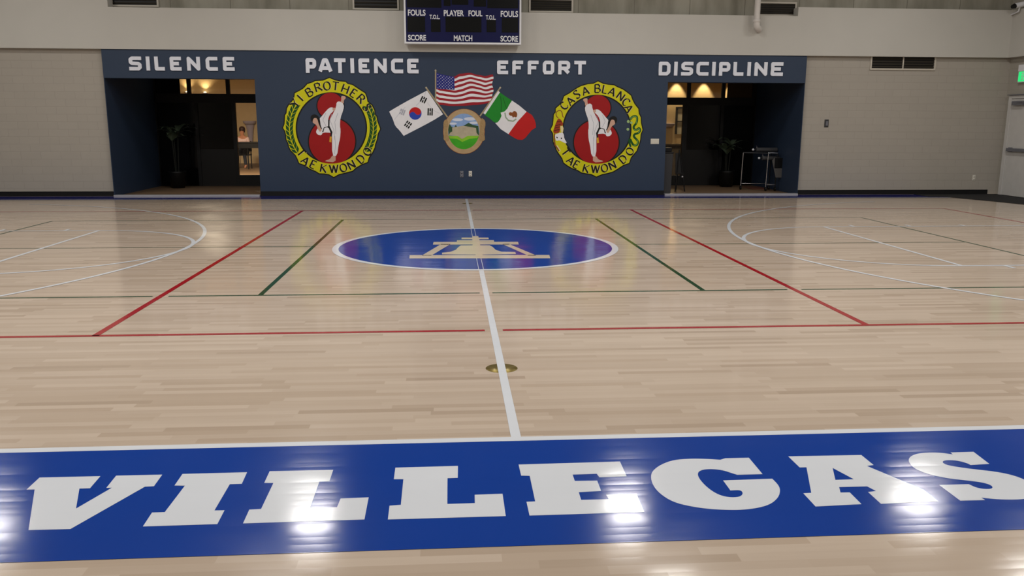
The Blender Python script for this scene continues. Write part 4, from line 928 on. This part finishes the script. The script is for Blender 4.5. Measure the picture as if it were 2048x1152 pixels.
# ------------------------------------------------------------------ in the lobby
def sconce(px, py, label, stem):
    c = U(px, py, y=YL-0.2); r = 0.24
    root = thing('wall_sconce', label, 'wall lamp', (c.x, YL, c.z), 'oval sconces on the lobby wall')
    MB().lathe((c.x, YL-0.13, c.z), [(0.0, -0.09), (r*0.5, -0.085), (r*0.92, -0.03), (r, 0.04), (r*0.96, 0.06), (0.0, 0.06)], 28).build('bowl', LAV, root)
    if stem: MB().lathe((c.x, YL-0.08, c.z), [(0.07, -0.75), (0.12, -0.3), (0.16, -0.08)], 20).build('backplate', LAV, root)
sconce(498, 245, 'oval lavender sconce with tapered backplate seen through the left doorway glass', True)
sconce(1338, 250, 'oval grey sconce seen through the right doorway glass', False)
# seated person at a dark table
YP = 18.6
hd = U(483, 272, y=YP); zs = 0.46
g0 = Vector((hd.x, YP, 0))
root = thing('stacking_chair', 'dark chair carrying the seated person in the lit lobby', 'chair', g0)
MB().box((g0.x-0.22, YP-0.02, 0.42), (g0.x+0.22, YP+0.42, 0.46)).build('seat', BLACKP, root, 0.01)
MB().box((g0.x-0.22, YP+0.40, 0.55), (g0.x+0.22, YP+0.44, 0.9)).build('backrest', BLACKP, root, 0.01)
for dx in (-0.19, 0.19):
    MB().tube([(g0.x+dx, YP+0.0, 0), (g0.x+dx, YP+0.0, 0.42)], 0.014, 8).build('leg', CHROME, root)
    MB().tube([(g0.x+dx, YP+0.44, 0), (g0.x+dx, YP+0.41, 0.46), (g0.x+dx, YP+0.42, 0.88)], 0.014, 8).build('leg', CHROME, root)
def skin(name, verts, edges, radii, rootv, mat, parent):
    me = bpy.data.meshes.new(name); me.from_pydata(verts, edges, []); me.materials.append(mat)
    o = bpy.data.objects.new(name, me); COL.objects.link(o); o.parent = parent; o.matrix_parent_inverse = Matrix.Translation(-parent.location)
    md = o.modifiers.new('skin', 'SKIN')
    for i, r in enumerate(radii): me.skin_vertices[0].data[i].radius = r if isinstance(r, tuple) else (r, r)
    me.skin_vertices[0].data[rootv].use_root = True
    md.use_smooth_shade = True
    sd = o.modifiers.new('subdivision', 'SUBSURF'); sd.levels = 2; sd.render_levels = 2
    return o
x_, y_ = g0.x, YP+0.16
V = [(x_, y_, .60), (x_, y_, .78), (x_, y_-.02, .98), (x_, y_-.04, 1.09), (x_, y_-.06, 1.17), (x_, y_-.07, 1.29),
     (x_-.17, y_-.02, .99), (x_-.22, y_-.16, .80), (x_-.10, y_-.40, .80), (x_+.17, y_-.02, .99), (x_+.22, y_-.16, .80), (x_+.10, y_-.40, .80),
     (x_-.10, y_-.04, .575), (x_-.12, y_-.42, .555), (x_-.12, y_-.40, .10), (x_-.12, y_-.54, .04), (x_+.10, y_-.04, .575), (x_+.12, y_-.42, .555), (x_+.14, y_-.36, .10), (x_+.14, y_-.50, .04)]
E_ = [(0,1),(1,2),(2,3),(3,4),(4,5),(2,6),(6,7),(7,8),(2,9),(9,10),(10,11),(0,12),(12,13),(13,14),(14,15),(0,16),(16,17),(17,18),(18,19)]
Rr = [(.15,.11),(.14,.10),(.15,.09),.05,.075,.085,.06,.042,.032,.06,.042,.032,.085,.062,.04,.035,.085,.062,.04,.035]
person = thing('person', 'dark-haired person in a pale shirt seated at the table in the lit lobby', 'person', g0)
skin('body', V, E_, Rr, 0, SKINM, person)
skin('shirt', [V[i] for i in (0,1,2,6,7,9,10)], [(0,1),(1,2),(2,3),(3,4),(2,5),(5,6)], [(.17,.13),(.16,.12),(.165,.105),.072,.055,.072,.055], 0, SHIRT, person)
skin('trousers', [V[i] for i in (0,12,13,14,16,17,18)], [(0,1),(1,2),(2,3),(0,4),(4,5),(5,6)], [(.16,.12),.095,.072,.055,.095,.072,.055], 0, JEANS, person)
MB().lathe((x_, y_-.025, 1.27), [(0.0, -0.08), (0.085, -0.07), (0.105, 0.02), (0.098, 0.08), (0.06, 0.125), (0.0, 0.135)], 18).build('hair', HAIRM, person)
mb = MB()
for s in (-1, 1): mb.lathe((x_+s*0.032, y_-.15, 1.25), [(0.0, -0.006), (0.011, 0.0), (0.0, 0.006)], 10, 'Y')
mb.build('eyes', P_BLK, person)
MB().add([(x_-.012, y_-.148, 1.215), (x_+.012, y_-.148, 1.215), (x_, y_-.175, 1.215), (x_, y_-.148, 1.25)], [(0, 1, 2), (0, 2, 3), (1, 3, 2)]).build('nose', SKINM, person)
# table in front
tx0, tx1 = U(477, 290, y=18.2).x, U(477, 290, y=18.2).x+1.4
zt_ = U(495, 284, y=18.0).z
root = thing('folding_table', 'dark table in the lit lobby in front of the seated person', 'table', ((tx0+tx1)/2, 18.2, 0))
MB().box((tx0, 17.85, zt_-0.04), (tx1, 18.5, zt_)).build('tabletop', BLACKP, root, 0.008)
MB().box((tx0+0.02, 17.87, zt_-0.2), (tx1-0.02, 17.89, zt_-0.04)).build('apron', BLACKP, root)
for xx in (tx0+0.35, tx1-0.15):
    for yy in (17.95, 18.4): MB().tube([(xx, yy, 0), (xx, yy, zt_-0.04)], 0.02, 8).build('leg', BLACKP, root)
# counter and lobby window, seen through the right door
YCn = 14.0
za = U(1345, 288, y=YCn).z
root = thing('reception_counter', 'dark reception counter seen through the right doorway glass', 'counter', (6.0, YCn, 0))
MB().box((4.6, YCn, 0), (7.4, YCn+0.6, za-0.04)).build('body', plain('brown_black_laminate', (48, 42, 36), 0.5), root)
MB().box((4.55, YCn-0.04, za-0.04), (7.45, YCn+0.65, za)).build('counter_top', plain('dark_counter_top', (36, 30, 24), 0.3), root)
a_, b_ = U(1352, 268, y=YL-0.01), U(1366, 217, y=YL-0.01)
root = bpy.data.objects.new('window_3', None); COL.objects.link(root); root['kind'] = 'structure'; root.location = (a_.x, YL, a_.z)
MB().box((a_.x, YL-0.02, a_.z), (b_.x+0.5, YL-0.001, b_.z)).build('pane', plain('pale_blind', (216, 214, 200), 0.6), root)
mb = MB().box((a_.x-0.05, YL-0.05, a_.z), (a_.x+0.03, YL-0.001, b_.z+0.05)).box((a_.x-0.05, YL-0.06, b_.z), (b_.x+0.5, YL-0.001, b_.z+0.06))
mb.box((a_.x, YL-0.05, (a_.z+b_.z)/2-0.02), (b_.x+0.5, YL-0.001, (a_.z+b_.z)/2+0.02)); mb.build('window_frame', DGREY, root)
# lobby lamps, then two added fill lights
WARM = (1.0, 0.72, 0.40)
for px, py in ((372, 184), (408, 185)):
    c = U(px, py, y=YL-0.25)
    root = thing('uplight', 'small glowing uplight on the lobby wall, %s of two in the left transom' % ('left' if px < 390 else 'right'), 'wall lamp', (c.x, YL, c.z), 'uplights behind the left transom')
    MB().lathe((c.x, YL-0.12, c.z), [(0.0, -0.10), (0.06, -0.08), (0.10, 0.0), (0.09, 0.0), (0.0, -0.03)], 18).build('bowl', LAV, root)
    MB().lathe((c.x, YL-0.12, c.z), [(0.0, -0.02), (0.05, -0.01), (0.05, 0.02), (0.0, 0.04)], 14).build('bulb', plain('warm_bulb', (255, 240, 210), 0.5, vary=0, emit=(255, 225, 170), estr=8), root)
    spot('uplight_glow', (c.x, YL-0.14, c.z+0.05), (c.x, YL, c.z+1.2), 20, 1.9, WARM, 0.9)
for px in (1357, 1412, 1470):
    c = U(px, 160, y=YL-0.25)
    root = thing('downlight', 'round recessed lobby downlight washing the wall, %s' % {1357: 'nearest the trash can side', 1412: 'middle of the right transom', 1470: 'farthest right'}[px], 'ceiling lamp', (c.x, YL-0.3, 3.5), 'lobby downlights')
    MB().lathe((c.x, YL-0.3, 3.5), [(0.10, -0.02), (0.12, -0.02), (0.12, 0.0), (0.10, 0.0)], 20).build('trim_ring', WHITE, root)
    spot('downlight_glow', (c.x, YL-0.3, 3.46), (c.x, YL-0.08, 2.0), 130, 1.0, WARM, 0.5)
area_lamp('lobby_fill', (-7.0, 13.0, 3.44), 700, 0.8, (1.0, 0.80, 0.58))  # added fill, kept out of view, to brighten the lobby wall and floor
area_lamp('lobby_fill', (6.5, 13.0, 3.44), 190, 0.8, (1.0, 0.74, 0.42))
for x_ in (-7.0, 6.5):
    tag(MB().lathe((x_, 13.0, 3.45), [(0.40, 0.0), (0.44, 0.0), (0.44, 0.05), (0.0, 0.05)], 28).build('lobby_fill_housing', WHITE), 'round housing of the added lobby fill light on the %s side' % ('left' if x_ < 0 else 'right'), 'ceiling lamp', 'added lobby fill lights')  # housings made up to go with the added lobby fill
